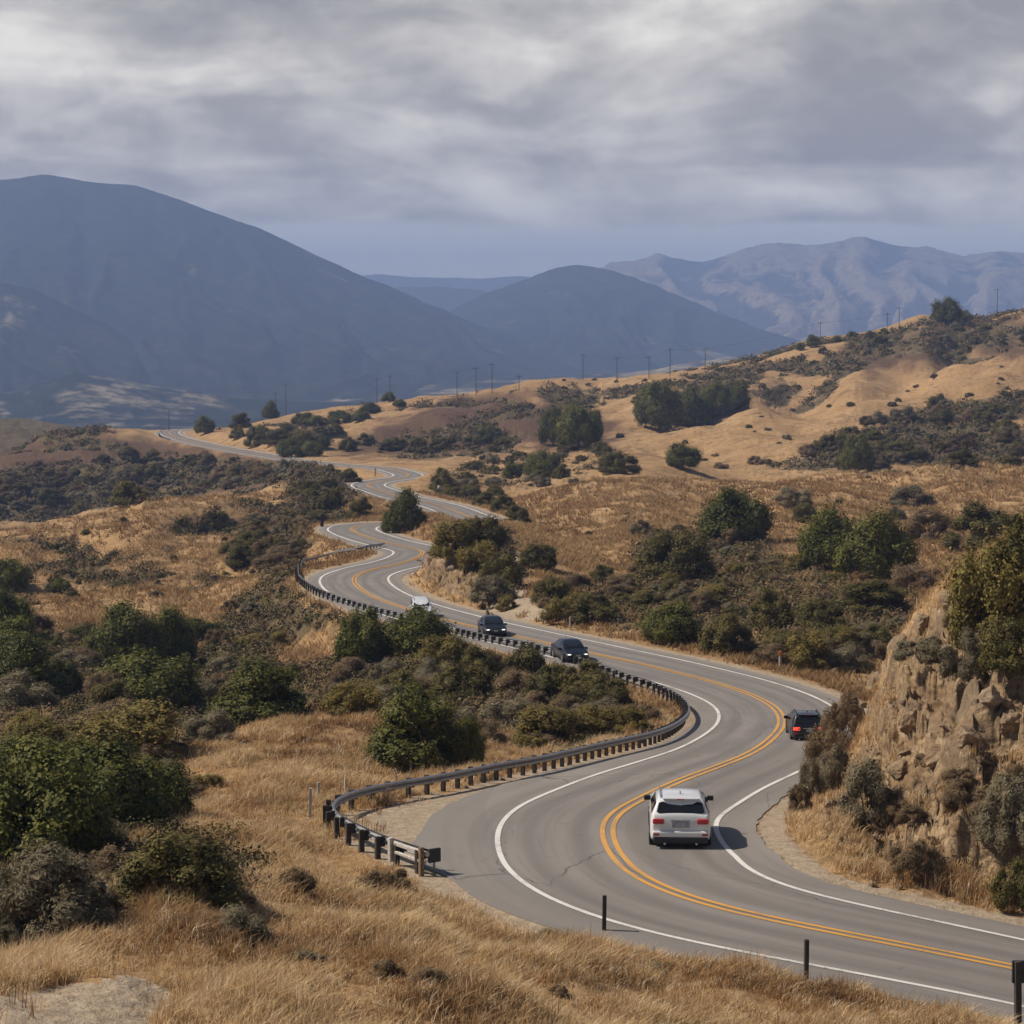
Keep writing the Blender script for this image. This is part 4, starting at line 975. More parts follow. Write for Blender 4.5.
ang = r.uniform(0, 2 * math.pi, (n, K)); lean = r.uniform(.05, .95, (n, K)); H = hgt[:, None] * r.uniform(.5, 1.15, (n, K))
wind = np.array([.12, -.05])
dirv = np.stack([np.cos(ang) + wind[0], np.sin(ang) + wind[1]], -1)
tip = base.copy(); tip[..., :2] += dirv * (lean * H)[..., None]; tip[..., 2] += H * (1 - .25 * lean)
mid = base.copy(); mid[..., :2] += dirv * (lean * H * .32)[..., None]; mid[..., 2] += H * .56
wv = np.stack([-np.sin(ang + .6), np.cos(ang + .6), np.zeros_like(ang)], -1) * (.0045 + .00010 * Pg[:, 1])[:, None, None]
V = np.stack([base - wv, base + wv, mid + wv * .8, mid - wv * .8, tip], 2).reshape(-1, 3)
nb_ = n * K; o5 = np.arange(nb_)[:, None] * 5
gcol = np.array([(.70, .51, .29), (.57, .39, .20), (.44, .265, .118), (.27, .165, .085), (.82, .66, .45)])
ck = np.clip(1.6 + pr_ * 2.1 + r.normal(0, .6, n), 0, 3.0).astype(int); ck = np.where(r.random(n) < .10, 4, ck)
tint = np.repeat(gcol[ck], K, 0) * r.uniform(.72, 1.2, (nb_, 1))
mg, nt, b = mat('dry_grass_blades'); t = nt.attr('tint').outputs['Color']; nt.l.new(t, b.inputs['Base Color']); b.inputs['Roughness'].default_value = .8; b.inputs['Specular IOR Level'].default_value = .2
tr = nt.new('ShaderNodeBsdfTranslucent'); nt.l.new(t, tr.inputs['Color']); mx = nt.new('ShaderNodeMixShader', ins={0: .35}); nt.l.new(b.outputs[0], mx.inputs[1]); nt.l.new(tr.outputs[0], mx.inputs[2]); nt.l.new(mx.outputs[0], nt.n['Material Output'].inputs['Surface'])
tag(link('dry_grass', mesh_np('dry_grass', V, [o5 + np.array([[0, 1, 2, 3]]), o5 + np.array([[3, 2, 4]])], mg, face_col=np.concatenate([tint, tint]))), 'dry golden and rust coloured grass on the near slopes', 'grass', None, 'stuff')

# the same dry grass farther off, in coarser tufts
Pf = sow(46000, _area * gw / np.maximum(Y, 130) ** 1.75, 470, 88, 120)
n = len(Pf); K = 5; r = np.random.default_rng(51)
H = (.30 + .30 * r.random((n, K))) * (1 + Pf[:, 1] / 420)[:, None]
base = Pf[:, None] + np.concatenate([r.normal(0, .3, (n, K, 2)), np.full((n, K, 1), -.05)], 2); ang = r.uniform(0, 2 * math.pi, (n, K))
tip = base.copy(); tip[..., 0] += np.cos(ang) * H * .5; tip[..., 1] += np.sin(ang) * H * .5; tip[..., 2] += H * .7
wv = np.stack([-np.sin(ang + .6), np.cos(ang + .6), np.zeros_like(ang)], -1) * (.03 + .00022 * Pf[:, 1])[:, None, None]
V = np.stack([base - wv, base + wv, tip], 2).reshape(-1, 3)
pr2 = fbm(Pf[:, 0] / 14, Pf[:, 1] / 18, 3, 28)
ck = np.clip(1.5 + pr2 * 1.6 + r.normal(0, .6, n), 0, 3.0).astype(int)
tint = np.repeat(np.array([(.42, .285, .145), (.36, .235, .112), (.30, .185, .085), (.22, .135, .062)])[ck], K, 0) * r.uniform(.85, 1.12, (n * K, 1))
tag(link('dry_grass', mesh_np('dry_grass', V, np.arange(len(V)).reshape(-1, 3), mg, face_col=tint)), 'dry grass tufts on the golden slopes beyond the near bend', 'grass', None, 'stuff')
# ------------------------------------------------------------------ vehicles
V_WHITE = simple('white_car_paint', (.70, .70, .70), .28, 0, 2, .03, coat=.8)
V_BLACK = simple('black_car_paint', (.010, .011, .014), .28, 0, 2, .1, coat=.35)
V_NAVY = simple('dark_blue_car_paint', (.010, .012, .020), .28, 0, 2, .1, coat=.35)
V_GLASS = simple('dark_tinted_glass', (.012, .014, .016), .08, 0, 3, .1, spec=.28)
V_TRIM = simple('black_trim_plastic', (.018, .018, .018), .6, 0, 8, .2)
V_RUB = simple('tyre_rubber', (.016, .016, .016), .85, 0, 20, .25)
V_RIM = simple('wheel_alloy', (.42, .42, .43), .35, .8, 6, .1)
V_RED = simple('red_lamp_lens', (.42, .012, .012), .2, 0, 10, .25, coat=.6)
V_AMB = simple('reflector_lens', (.35, .06, .04), .25, 0, 10, .2)
V_CHR = simple('chrome', (.62, .62, .64), .18, 1, 5, .05)
V_PLATE = simple('number_plate', (.34, .36, .40), .5, 0, 14, .25)
V_LAMP = simple('lit_headlamp', (.9, .9, .88), .2, emit=((1, .95, .85), 3.0))
V_CLEAR = simple('headlamp_lens', (.55, .57, .60), .12, 0, 8, .2, coat=.6)
V_LEDRED = simple('lit_tail_lamp', (.6, .03, .02), .25, emit=((1, .10, .06), .9))

def loft(st, mats, name, parent, glass=None):
    """st: stations from tail to nose: y, bottom z, half width, belt z, roof z, roof half width. Mirror-symmetric shell."""
    vs = []; n = 11
    for (y, zb, w, zbelt, zr, wr) in st:
        half = [(w * .82, zb), (w * .97, zb + .10), (w, zb + .30 * (zbelt - zb)), (w, zb + .66 * (zbelt - zb)), (w * .965, zbelt), (wr * 1.02 + (w * .965 - wr) * .12, zr - .10 * min(1, (zr - zbelt) * 2)), (wr * .93, zr - .02), (wr * .5, zr + .012)]
        ring = [(x, y, z) for x, z in half] + [(0, y, zr + .02)] + [(-x, y, z) for x, z in reversed(half)]
        vs += ring
    m = 17; fs = []
    for i in range(len(st) - 1):
        for k in range(m - 1): fs.append((i * m + k, i * m + k + 1, (i + 1) * m + k + 1, (i + 1) * m + k)[::-1])
        fs.append((i * m + m - 1, i * m, (i + 1) * m, (i + 1) * m + m - 1)[::-1])
    fs.append(tuple(range(m))); fs.append(tuple((len(st) - 1) * m + k for k in range(m - 1, -1, -1)))
    mb = MB().add(vs, fs)
    o = mb.build(name, mats, parent, smooth=True)
    b = o.modifiers.new('bevel', 'BEVEL'); b.width = .05; b.segments = 2; b.limit_method = 'ANGLE'; b.angle_limit = R(28)
    o.data.polygons.foreach_set('use_smooth', [True] * len(o.data.polygons))
    return o, vs

def pane(name, q, mat_, parent, u0=.04, u1=.96, v0=.06, v1=.94, off=.012, cut=.12, th=.006):
    """a rounded panel laid just proud of the patch q = (low-left, low-right, up-right, up-left)"""
    q = [Vector(p) for p in q]
    def at(u, v): return (q[0] * (1 - u) + q[1] * u) * (1 - v) + (q[3] * (1 - u) + q[2] * u) * v
    cu = cut * (u1 - u0) * .5; cv = cut * (v1 - v0)
    uv = [(u0 + cu, v0), (u1 - cu, v0), (u1, v0 + cv), (u1, v1 - cv), (u1 - cu, v1), (u0 + cu, v1), (u0, v1 - cv), (u0, v0 + cv)]
    nrm = (q[1] - q[0]).cross(q[3] - q[0]).normalized()
    a = [at(u, v) + nrm * off for u, v in uv]; bk = [p - nrm * (th + off * .8) for p in a]
    fs = [tuple(range(8)), tuple(range(15, 7, -1))] + [(i, 8 + i, 8 + (i + 1) % 8, (i + 1) % 8) for i in range(8)]
    return MB().add(a + bk, fs).build(name, mat_, parent)

def wheel(parent, x, y, r=.36, wd=.24, rim=V_RIM):
    s = 1 if x > 0 else -1
    mb = MB(); n = 24; prof = [(r * .62, -wd / 2), (r * .95, -wd / 2), (r, -wd * .32), (r, wd * .32), (r * .95, wd / 2), (r * .62, wd / 2)]
    vs = [(px_, math.cos(2 * math.pi * k / n) * rr, math.sin(2 * math.pi * k / n) * rr) for rr, px_ in prof for k in range(n)]
    fs = [(i * n + k, i * n + (k + 1) % n, (i + 1) * n + (k + 1) % n, (i + 1) * n + k) for i in range(len(prof) - 1) for k in range(n)]
    fs.append(tuple(range(n))); fs.append(tuple(len(prof) * n - n + k for k in range(n)))
    w = empty('wheel', (x, y, r)); w.parent = parent
    mb.add(vs, fs).build('tyre', V_RUB, w, smooth=False)
    rm = MB(); xo = s * (wd / 2 + .004)
    for k in range(5):
        a = k * 2 * math.pi / 5; c_, s_ = math.cos(a), math.sin(a)
        pts = [(xo, c_ * .05 - s_ * .05, s_ * .05 + c_ * .05), (xo, c_ * .05 + s_ * .05, s_ * .05 - c_ * .05), (xo, c_ * r * .6 + s_ * .035, s_ * r * .6 - c_ * .035), (xo, c_ * r * .6 - s_ * .035, s_ * r * .6 + c_ * .035)]
        rm.add(pts + [(p[0] + s * .012, p[1], p[2]) for p in pts], [(0, 1, 2, 3), (4, 5, 6, 7), (0, 1, 5, 4), (1, 2, 6, 5), (2, 3, 7, 6), (3, 0, 4, 7)])
    ring = [(xo + s * .014 * (j % 2), math.cos(2 * math.pi * k / n) * r * (.58 if j < 2 else .64), math.sin(2 * math.pi * k / n) * r * (.58 if j < 2 else .64)) for j in range(4) for k in range(n)]
    rm.add(ring, [(a * n + k, a * n + (k + 1) % n, b_ * n + (k + 1) % n, b_ * n + k) for a, b_ in ((0, 1), (1, 3), (3, 2)) for k in range(n)])
    rm.build('rim', rim, w)
    return w

def mirror(parent, x, y, z, body):
    s = 1 if x > 0 else -1
    o = MB().box((x + s * .10, y, z + .04), (.22, .12, .16)).box((x - s * .02, y + .02, z - .01), (.12, .06, .06)).build('side_mirror', body, parent, bevel=.03)
    MB().box((x + s * .10, y - .064, z + .04), (.17, .006, .11)).build('mirror_glass', V_GLASS, o)

def car(name, label, loc, heading, paint, L=4.7, W=1.86, H=1.7, belt=1.02, kind='suv', front=True, rear=True, lit=False, mirror_mat=None):
    root = empty(name, loc, heading)
    tag(root, label, 'car')
    h2, w2 = L / 2, W / 2
    if kind == 'suv':
        st = [(-h2, .46, w2 * .90, belt - .08, belt - .02, w2 * .84), (-h2 + .06, .36, w2 * .95, belt, belt + .10, w2 * .86), (-h2 + .10, .32, w2 * .97, belt + .02, belt + .10, w2 * .86),
              (-h2 + .36, .27, w2, belt + .02, H - .04, w2 * .74), (-h2 + .62, .27, w2, belt + .01, H, w2 * .745), (-.30, .26, w2, belt, H - .05, w2 * .74), (.30, .26, w2, belt, H - .16, w2 * .735),
              (1.34, .26, w2, belt - .02, belt + .10, w2 * .83), (1.50, .26, w2 * .99, belt - .04, belt + .03, w2 * .82), (h2 - .45, .27, w2 * .96, belt - .14, belt - .08, w2 * .80), (h2 - .12, .32, w2 * .89, belt - .26, belt - .18, w2 * .76), (h2, .40, w2 * .80, belt - .38, belt - .30, w2 * .68)]
        gi = dict(rear=(2, 3), front=(7, 6), side=[(3, 4), (4, 5), (5, 6)])
    elif kind == 'sedan':
        st = [(-h2, .46, w2 * .86, belt - .16, belt - .06, w2 * .76), (-h2 + .10, .34, w2 * .94, belt - .06, belt + .04, w2 * .80), (-h2 + .62, .28, w2 * .98, belt, belt + .08, w2 * .82), (-h2 + 1.25, .26, w2, belt + .01, H - .05, w2 * .68),
              (-h2 + 1.65, .26, w2, belt, H, w2 * .70), (.15, .25, w2, belt, H, w2 * .70), (.45, .25, w2, belt, H - .04, w2 * .70), (1.22, .25, w2, belt - .03, belt + .05, w2 * .82), (1.42, .25, w2 * .99, belt - .06, belt - .01, w2 * .82),
              (h2 - .5, .26, w2 * .96, belt - .14, belt - .09, w2 * .80), (h2 - .12, .30, w2 * .89, belt - .26, belt - .20, w2 * .76), (h2, .38, w2 * .78, belt - .36, belt - .30, w2 * .66)]
        gi = dict(rear=(2, 3), front=(7, 6), side=[(3, 4), (4, 5), (5, 6)])
    body, vs = loft(st, paint, 'body', root)
    M = 17
    def rg(i, k): return vs[i * M + k]
    a, b_ = gi['rear']; pane('rear_window', (rg(a, 11), rg(a, 5), rg(b_, 5), rg(b_, 11)), V_GLASS, root, .05, .95, .05, .99, off=.05)
    a, b_ = gi['front']; pane('windshield', (rg(a, 5), rg(a, 11), rg(b_, 11), rg(b_, 5)), V_GLASS, root, .05, .95, .04, .94, off=.055)
    for (a, b_) in gi['side']:
        pane('side_window', (rg(a, 4), rg(b_, 4), rg(b_, 5), rg(a, 5)), V_GLASS, root, .03, .97, .10, .93, off=.018)
        pane('side_window', (rg(b_, 12), rg(a, 12), rg(a, 11), rg(b_, 11)), V_GLASS, root, .03, .97, .10, .93, off=.018)
    # underbody and cladding
    MB().box((0, 0, .30), (W * .86, L * .86, .22)).build('underbody', V_TRIM, root)
    for y in (-h2 + .92, h2 - .92):
        for x in (-w2 + .10, w2 - .10): wheel(root, x, y, .355 if kind == 'suv' else .33)
    for s in (-1, 1):
        n = 14
        for y in (-h2 + .92, h2 - .92):
            mb = MB()
            pts = [(y + math.cos(math.pi * k / n) * .45, .33 + math.sin(math.pi * k / n) * .46) for k in range(n + 1)]
            for k in range(n):
                (y0, z0), (y1, z1) = pts[k], pts[k + 1]; yi0, zi0 = y + (y0 - y) * .82, .33 + (z0 - .33) * .82; yi1, zi1 = y + (y1 - y) * .82, .33 + (z1 - .33) * .82
                q = [(s * (w2 + .012), y0, z0), (s * (w2 + .012), y1, z1), (s * (w2 + .012), yi1, zi1), (s * (w2 + .012), yi0, zi0)]
                mb.add(q + [(p[0] - s * .05, p[1], p[2]) for p in q], [(0, 1, 2, 3), (4, 7, 6, 5), (0, 4, 5, 1), (1, 5, 6, 2), (2, 6, 7, 3), (3, 7, 4, 0)])
            mb.build('wheel_arch', V_TRIM if kind == 'suv' else paint, root)
        mb = MB().box((s * (w2 + .004), 0, .33), (.03, L * .46, .14)); mb.build('side_sill', V_TRIM, root, bevel=.01)
        mirror(root, s * w2 * .97, .80, belt - .06, mirror_mat or paint)
        
        for hy in (.30, -.62): MB().box((s * (w2 + .006), hy, belt - .16), (.02, .16, .03)).build('door_handle', paint, root)
    if rear:
        mb = MB().box((0, -h2 - .02, .60), (W * .93, .20, .20)).build('rear_bumper', paint, root, bevel=.05)
        MB().box((0, -h2 - .03, .42), (W * .90, .22, .20)).build('bumper_skirt', V_TRIM, mb, bevel=.04)
        for s in (-1, 1):
            tl = MB().box((s * w2 * .73, -h2 - .035, belt - .13), (.36, .10, .17)).build('tail_lamp', V_LEDRED if lit == 'rear' else V_RED, root, bevel=.04)
            MB().box((s * w2 * .60, -h2 - .088, belt - .13), (.11, .012, .07)).build('lamp_lens', V_AMB, tl, bevel=.005)
            MB().box((s * w2 * .80, -h2 - .125, .60), (.19, .02, .075)).build('rear_reflector', V_AMB, root, bevel=.008)
            MB().tube([(s * .5, -h2 + .1, .32), (s * .5, -h2 - .12, .31)], [.04, .04], 10).build('exhaust_pipe', V_CHR, root)
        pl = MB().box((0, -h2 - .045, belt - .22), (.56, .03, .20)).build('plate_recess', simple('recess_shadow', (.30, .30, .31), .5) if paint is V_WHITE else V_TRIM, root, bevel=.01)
        MB().box((0, -h2 - .068, belt - .225), (.31, .012, .155)).build('licence_plate', V_PLATE, pl, bevel=.004)
        MB().box((0, -h2 - .05, belt - .095), (.62, .04, .035)).build('tailgate_trim', V_CHR, root, bevel=.008)
        if kind == 'suv':
            MB().box((0, -h2 + .36, H - .01), (W * .60, .20, .04)).build('roof_spoiler', paint, root, bevel=.015)
            MB().box((0, -h2 + .25, H - .02), (.22, .02, .022)).build('brake_lamp', V_RED, root)
            MB().tube([(0, -h2 + .22, 1.20), (.30, -h2 + .19, 1.16)], [.012, .008], 6).build('wiper', V_TRIM, root)
    if kind == 'suv':
        for s in (-1, 1):
            rr = MB().tube([(s * w2 * .66, -h2 + .52, H - .01), (s * w2 * .66, -h2 + .58, H + .04), (s * w2 * .66, .0, H - .03), (s * w2 * .66, .15, H - .13)], [.022] * 4, 8).build('roof_rail', V_CHR if paint is V_WHITE else V_TRIM, root)
    MB().box((.0, -h2 + 1.0, H + .06), (.03, .14, .07)).build('roof_antenna', V_TRIM, root, bevel=.01)
    if front:
        fb = MB().box((0, h2 - .02, .50), (W * .84, .18, .26)).build('front_bumper', paint, root, bevel=.06)
        MB().box((0, h2 + .075, .44), (W * .56, .03, .13)).build('lower_intake', V_TRIM, fb, bevel=.01)
        g = MB().box((0, h2 - .005, belt - .36), (W * .46, .10, .17)).build('grille', V_TRIM, root, bevel=.02)
        MB().box((0, h2 + .05, belt - .36), (W * .42, .012, .02)).box((0, h2 + .05, belt - .31), (W * .42, .012, .015)).build('grille_bar', V_CHR, g)
        for s in (-1, 1):
            hl = MB().box((s * w2 * .66, h2 - .10, belt - .31), (.36, .16, .15)).build('headlight', V_CLEAR, root, bevel=.04)
            if lit == 'front': MB().box((s * w2 * .66, h2 - .012, belt - .31), (.20, .03, .09)).build('headlamp_bulb', V_LAMP, hl, bevel=.012)
        MB().box((0, h2 + .075, .56), (.32, .02, .11)).build('licence_plate', V_PLATE, root)
        MB().box((0, 1.46, belt + .06), (W * .7, .05, .02)).build('wiper', V_TRIM, root)
    return root

def on_road(px, py, D, lane, forward):
    """a pose in a lane at the road point nearest a photo pixel; lane >0 is left of the centre line"""
    i = road_i(px, py, D); p = CL[i]; n = NRM[i]; t = TAN[i] if forward else -TAN[i]
    return Vector((p[0] + n[0] * lane, p[1] + n[1] * lane, p[2] + .005)), math.atan2(-t[0], t[1])
def place_px(px, py, D): q = P(px, py, D); return q
# the white one seen from behind in the near bend
def pose(px, py, D, forward, turn=0.0):
    q = np.array(P(px, py, D)); i = int(np.argmin((CL[:, 0] - q[0]) ** 2 + (CL[:, 1] - q[1]) ** 2)); t = TAN[i] if forward else -TAN[i]
    q[2] = CL[i, 2] + .006
    return Vector(q), math.atan2(-t[0], t[1]) + turn
TURN = -14
p_, h_ = pose(679, 832, 74.2, True)
car('suv', 'white suv driving away in the near bend of the road', p_, R(-3), V_WHITE, 4.75, 1.92, 1.67, 1.13, 'suv', mirror_mat=V_TRIM)
p_, h_ = pose(805, 735, 119.5, True)
car('suv', 'black suv driving away beside the brush at the end of the cliff', p_, R(-2), V_BLACK, 4.4, 1.74, 1.52, .96, 'suv', lit='rear')
p_, h_ = pose(570, 655, 165, False)
car('sedan', 'dark blue car driving towards the viewer, the nearer of two dark oncoming cars', p_, h_ + R(TURN), V_NAVY, 4.4, 1.84, 1.48, .93, 'sedan', lit='front')
p_, h_ = pose(492, 638, 183, False)
car('sedan', 'dark car driving towards the viewer, between the nearer dark car and the white one', p_, h_ + R(TURN), V_BLACK, 4.4, 1.84, 1.48, .93, 'sedan', lit='front')
p_, h_ = pose(421, 620, 199.5, False)
car('suv', 'white car driving towards the viewer with its front hidden by a dark oak', p_, h_ + R(TURN), V_WHITE, 4.4, 1.82, 1.56, .98, 'suv')

# ------------------------------------------------------------------ guardrails
G_STEEL = simple('galvanised_steel', (.30, .30, .31), .45, .55, 5, .22)
G_WOOD = simple('dark_treated_wood', (.040, .032, .026), .9, 0, 9, .4, bump=.4)
G_TAN = simple('weathered_wood', (.20, .135, .075), .9, 0, 9, .35, bump=.4)
G_WHITE = simple('worn_white_paint', (.46, .43, .39), .8, 0, 12, .3)
G_ORANGE = simple('orange_reflector', (.62, .17, .03), .5, 0, 12, .1)
def guardrail(label, pts, spacing=1.9, group=None, terminal=False, post_mat=G_WOOD, side=1):
    """pts: photo pixels along the foot of the rail"""
    w3 = np.array([tuple(hit(px, py)) for px, py in pts])
    c = resample(w3, .25, 20)
    n = len(c); z = np.array([ground(x, y) for x, y in c[:, :2]]); 
    for _ in range(60): z[1:-1] = .25 * z[:-2] + .5 * z[1:-1] + .25 * z[2:]
    c[:, 2] = z
    t = np.gradient(c[:, :2], axis=0); t /= np.linalg.norm(t, axis=1)[:, None]; nn = np.stack([-t[:, 1], t[:, 0]], 1) * side   # towards the road
    root = empty('guardrail', c[0]); tag(root, label, 'guardrail', group)
    prof = [(-.02, .42), (.05, .46), (.05, .52), (-.01, .565), (.05, .61), (.05, .67), (-.02, .71), (-.035, .71), (.03, .66), (.03, .62), (-.03, .565), (.03, .51), (.03, .47), (-.035, .42)]
    V = []
    for i in range(n):
        for o, h in prof: V.append((c[i, 0] + nn[i, 0] * (o + .12) - c[0, 0], c[i, 1] + nn[i, 1] * (o + .12) - c[0, 1], c[i, 2] + h + .03 - c[0, 2]))
    m = len(prof); Fq = [(i * m + k, i * m + (k + 1) % m, (i + 1) * m + (k + 1) % m, (i + 1) * m + k) for i in range(n - 1) for k in range(m)]
    mb = MB().add(V, Fq + [tuple(range(m)), tuple((n - 1) * m + k for k in range(m))])
    mb.build('rail', G_STEEL, root)
    pm = MB().box((0, 0, .20), (.14, .16, 1.05)).build('post', post_mat, root, bevel=.012).data; first = [o for o in root.children if o.name.startswith('post')][0]
    bm_ = MB().box((0, 0, .56), (.12, .13, .32)).build('spacer_block', post_mat, root, bevel=.01); bme = bm_.data
    k = 0; step = int(spacing / .25); cnt = 0
    for i in range(2, n - 1, step):
        if cnt >= 98: break
        a = math.atan2(t[i, 1], t[i, 0])
        for src, off in ((first, -.14), (bm_, .035)):
            o = src if cnt == 0 else src.copy()
            if cnt: COL.objects.link(o); o.parent = root
            o.location = (c[i, 0] + nn[i, 0] * off - c[0, 0], c[i, 1] + nn[i, 1] * off - c[0, 1], c[i, 2] - c[0, 2] + random.uniform(-.02, .02)); o.rotation_euler = (random.uniform(-.02, .02), random.uniform(-.02, .02), a)
        cnt += 1
    if terminal:
        a = math.atan2(t[0, 1], t[0, 0]); b0 = (nn[0, 0] * .12, nn[0, 1] * .12)
        MB().box((b0[0], b0[1], .60), (.10, .42, .42), rz=a).build('end_plate', V_TRIM, root, bevel=.02)
        MB().box((b0[0] + t[0, 0] * .9 - nn[0, 0] * .25, b0[1] + t[0, 1] * .9 - nn[0, 1] * .25, .66), (1.9, .12, .13), rz=a).box((b0[0] + t[0, 0] * .9 - nn[0, 0] * .28, b0[1] + t[0, 1] * .9 - nn[0, 1] * .28, .40), (1.7, .10, .10), rz=a).build('end_rail', G_WHITE, root, bevel=.03)
        MB().box((t[0, 0] * 1.95 - nn[0, 0] * .2, t[0, 1] * 1.95 - nn[0, 1] * .2, .45), (.16, .16, .75), rz=a).build('end_block', G_WHITE, root, bevel=.03)
        MB().box((t[0, 0] * .1 - nn[0, 0] * .28, t[0, 1] * .1 - nn[0, 1] * .28, .28), (.14, .14, 1.2), rz=a).build('end_post', G_TAN, root, bevel=.02)
    return root
guardrail('long steel guardrail on dark wooden posts along the inner side of the near bends',
   [(431,877),(412,870),(394,864),(366,853),(346,843),(333,835),(328,828),(333,821),(345,814),(362,808),(394,802),(425,796),(456,790),(500,781),(545,772),(605,757),(657,744),(680,732),(687,721),(680,709),(657,696),(627,685),(597,674),(564,662),(530,653),(489,645),(460,638),(432,630)], 1.45, terminal=True, side=-1)
guardrail('dark guardrail round the outside of the middle left bend', [(450,633),(420,626),(380,617),(350,608),(320,597),(302,586),(297,577),(300,570),(312,564),(335,558),(360,553),(384,548)], 1.9, side=-1)
guardrail('small guardrail at the left of the upper far loop', [(345,492),(341,487),(344,482),(356,478)], 2.4, side=-1)
guardrail('small guardrail at the outer edge of the far bend', [(170,441),(160,437),(161,433),(168,429)], 3.0, side=-1)

# ------------------------------------------------------------------ posts, markers, poles
def post(px, py, hpx, wm, label, mat_=G_WOOD, top=None, name='marker_post', cat='post', cap=None, group=None):
    p = hit(px, py); h = hpx * p.y / F
    o = empty(name, p); tag(o, label, cat, group)
    MB().box((0, 0, h / 2 - .1), (wm, wm, h + .2)).build('shaft', mat_, o, bevel=wm * .08).rotation_euler = (random.uniform(-.03, .03), random.uniform(-.04, .04), random.uniform(0, .6))
    if top: MB().box((0, 0, h * (1 - top[1] / 2)), (wm * 1.12, wm * 1.12, h * top[1])).build('band', top[0], o, bevel=wm * .08)
    if cap: MB().box((0, 0, h - cap[1] / 2), (cap[0], .10, cap[1])).build('marker_panel', V_TRIM, o, bevel=.015)
    return o
post(604, 936, 40, .11, 'short dark wooden post at the grass edge below the near bend')
post(806, 985, 46, .11, 'short dark wooden post in the foreground grass below the double yellow line')
post(1018, 1030, 72, .15, 'black post with a square panel at the bottom right corner', cap=(.34, .55))
post(310, 820, 32, .10, 'pale wooden post left of the guardrail bend, tallest of the three pale posts', G_WHITE)
post(319, 808, 26, .09, 'pale wooden post left of the guardrail bend, middle one', G_WHITE)
post(345, 798, 20, .07, 'small pale post in dry grass behind the guardrail bend, right one', G_WHITE)
post(396, 786, 17, .06, 'thin white stake behind the near guardrail', G_WHITE)
post(411, 784, 22, .08, 'thin dark stake behind the near guardrail beside the white stake')
post(568, 766, 18, .10, 'pale stub post behind the near guardrail below the yellow-green bushes', G_TAN)
post(642, 744, 16, .09, 'dark stub post inside the guardrail bend')
post(434, 872, 22, .07, 'white and orange marker beside the guardrail end', G_WHITE, (G_ORANGE, .38))
post(780, 668, 17, .16, 'white roadside marker with orange top on the outer side of the bend', G_WHITE, (G_ORANGE, .3), name='roadside_marker', cat='marker')
post(570, 630, 13, .14, 'small white roadside marker in front of the scrub near the dirt path', G_WHITE, name='roadside_marker', cat='marker')
post(426, 607, 9, .16, 'small dark roadside marker at the foot of the cut hill above the white car', name='roadside_marker', cat='marker')
post(439, 494, 8, .5, 'white sign post beside the upper far loop', G_WHITE, name='roadside_marker', cat='marker')
post(375, 476, 8, .5, 'white sign post where the far road comes over the rise', G_WHITE, name='roadside_marker', cat='marker')
post(322, 527, 13, .5, 'dark post pair left of the middle far loop', name='roadside_marker', cat='marker')
U_WOOD = simple('pole_wood', (.075, .058, .045), .9, 0, 2, .3)
POLES = [(583,380,26,'utility pole on the golden skyline, leftmost of the right-hand row'),(617,379,23,'utility pole second in the row on the golden skyline'),(649,378,23,'faint utility pole third in the row on the golden skyline'),(670,376,27,'utility pole fourth in the row on the golden skyline'),(705,372,24,'utility pole last in the row before the ridge rises'),
 (820,349,28,'tall utility pole on the ridge beside the dark tree'),(887,336,24,'thin utility pole on the ridge right of the small round trees'),(899,333,24,'thin utility pole on the ridge left of the large crest tree'),(997,319,30,'thin tall pole on the ridge top at far right'),
 (519,390,16,'short pole at the left end of the golden crest'),(276,412,26,'pole on the far skyline beside the round dark tree, left one'),(286,413,32,'tall pole on the far skyline right of the round dark tree'),(377,404,26,'pole on the golden skyline left of the small round tree'),(390,402,28,'pole on the golden skyline right beside the small round tree'),
 (457,397,26,'pole on the golden skyline, left of a group of three'),(476,396,28,'pole on the golden skyline, middle of a group of three'),(492,395,30,'pole on the golden skyline, right of a group of three'),(169,431,22,'pole beside the far bend of the road')]
tops = {}
for px, py, hp, lab in POLES:
    p = hit(px, py + 1.0); h = hp * p.y / F
    o = empty('utility_pole', p); tag(o, lab, 'utility pole', 'utility poles along the skyline')
    MB().tube([(0, 0, -.5), (0, 0, h)], [.17, .11], 8).build('shaft', U_WOOD, o)
    MB().box((0, 0, h - .7), (2.4, .12, .14)).build('crossarm', U_WOOD, o)
    for x in (-1.15, 0, 1.15): MB().tube([(x, 0, h - .61), (x, 0, h - .34)], [.06, .04], 6).build('insulator', V_TRIM, o)
    tops[px] = p + Vector((0, 0, h - .3))
U_WIRE = simple('wire', (.03, .03, .03), .6)
for a, b_ in [(583,617),(617,649),(649,670),(670,705),(705,820),(820,887),(457,476),(476,492)]:
    A, B = tops[a], tops[b_]
    pts = [A.lerp(B, k / 12) - Vector((0, 0, 4 * (k / 12) * (1 - k / 12) * (A - B).length * .02)) for k in range(13)]
    tag(MB().tube([p - A for p in pts], [.04] * 13, 4, cap=False).build('overhead_wire', U_WIRE, None, loc=A), 'thin overhead wire strung between the utility poles on the skyline', 'wire', 'overhead wires on the skyline')

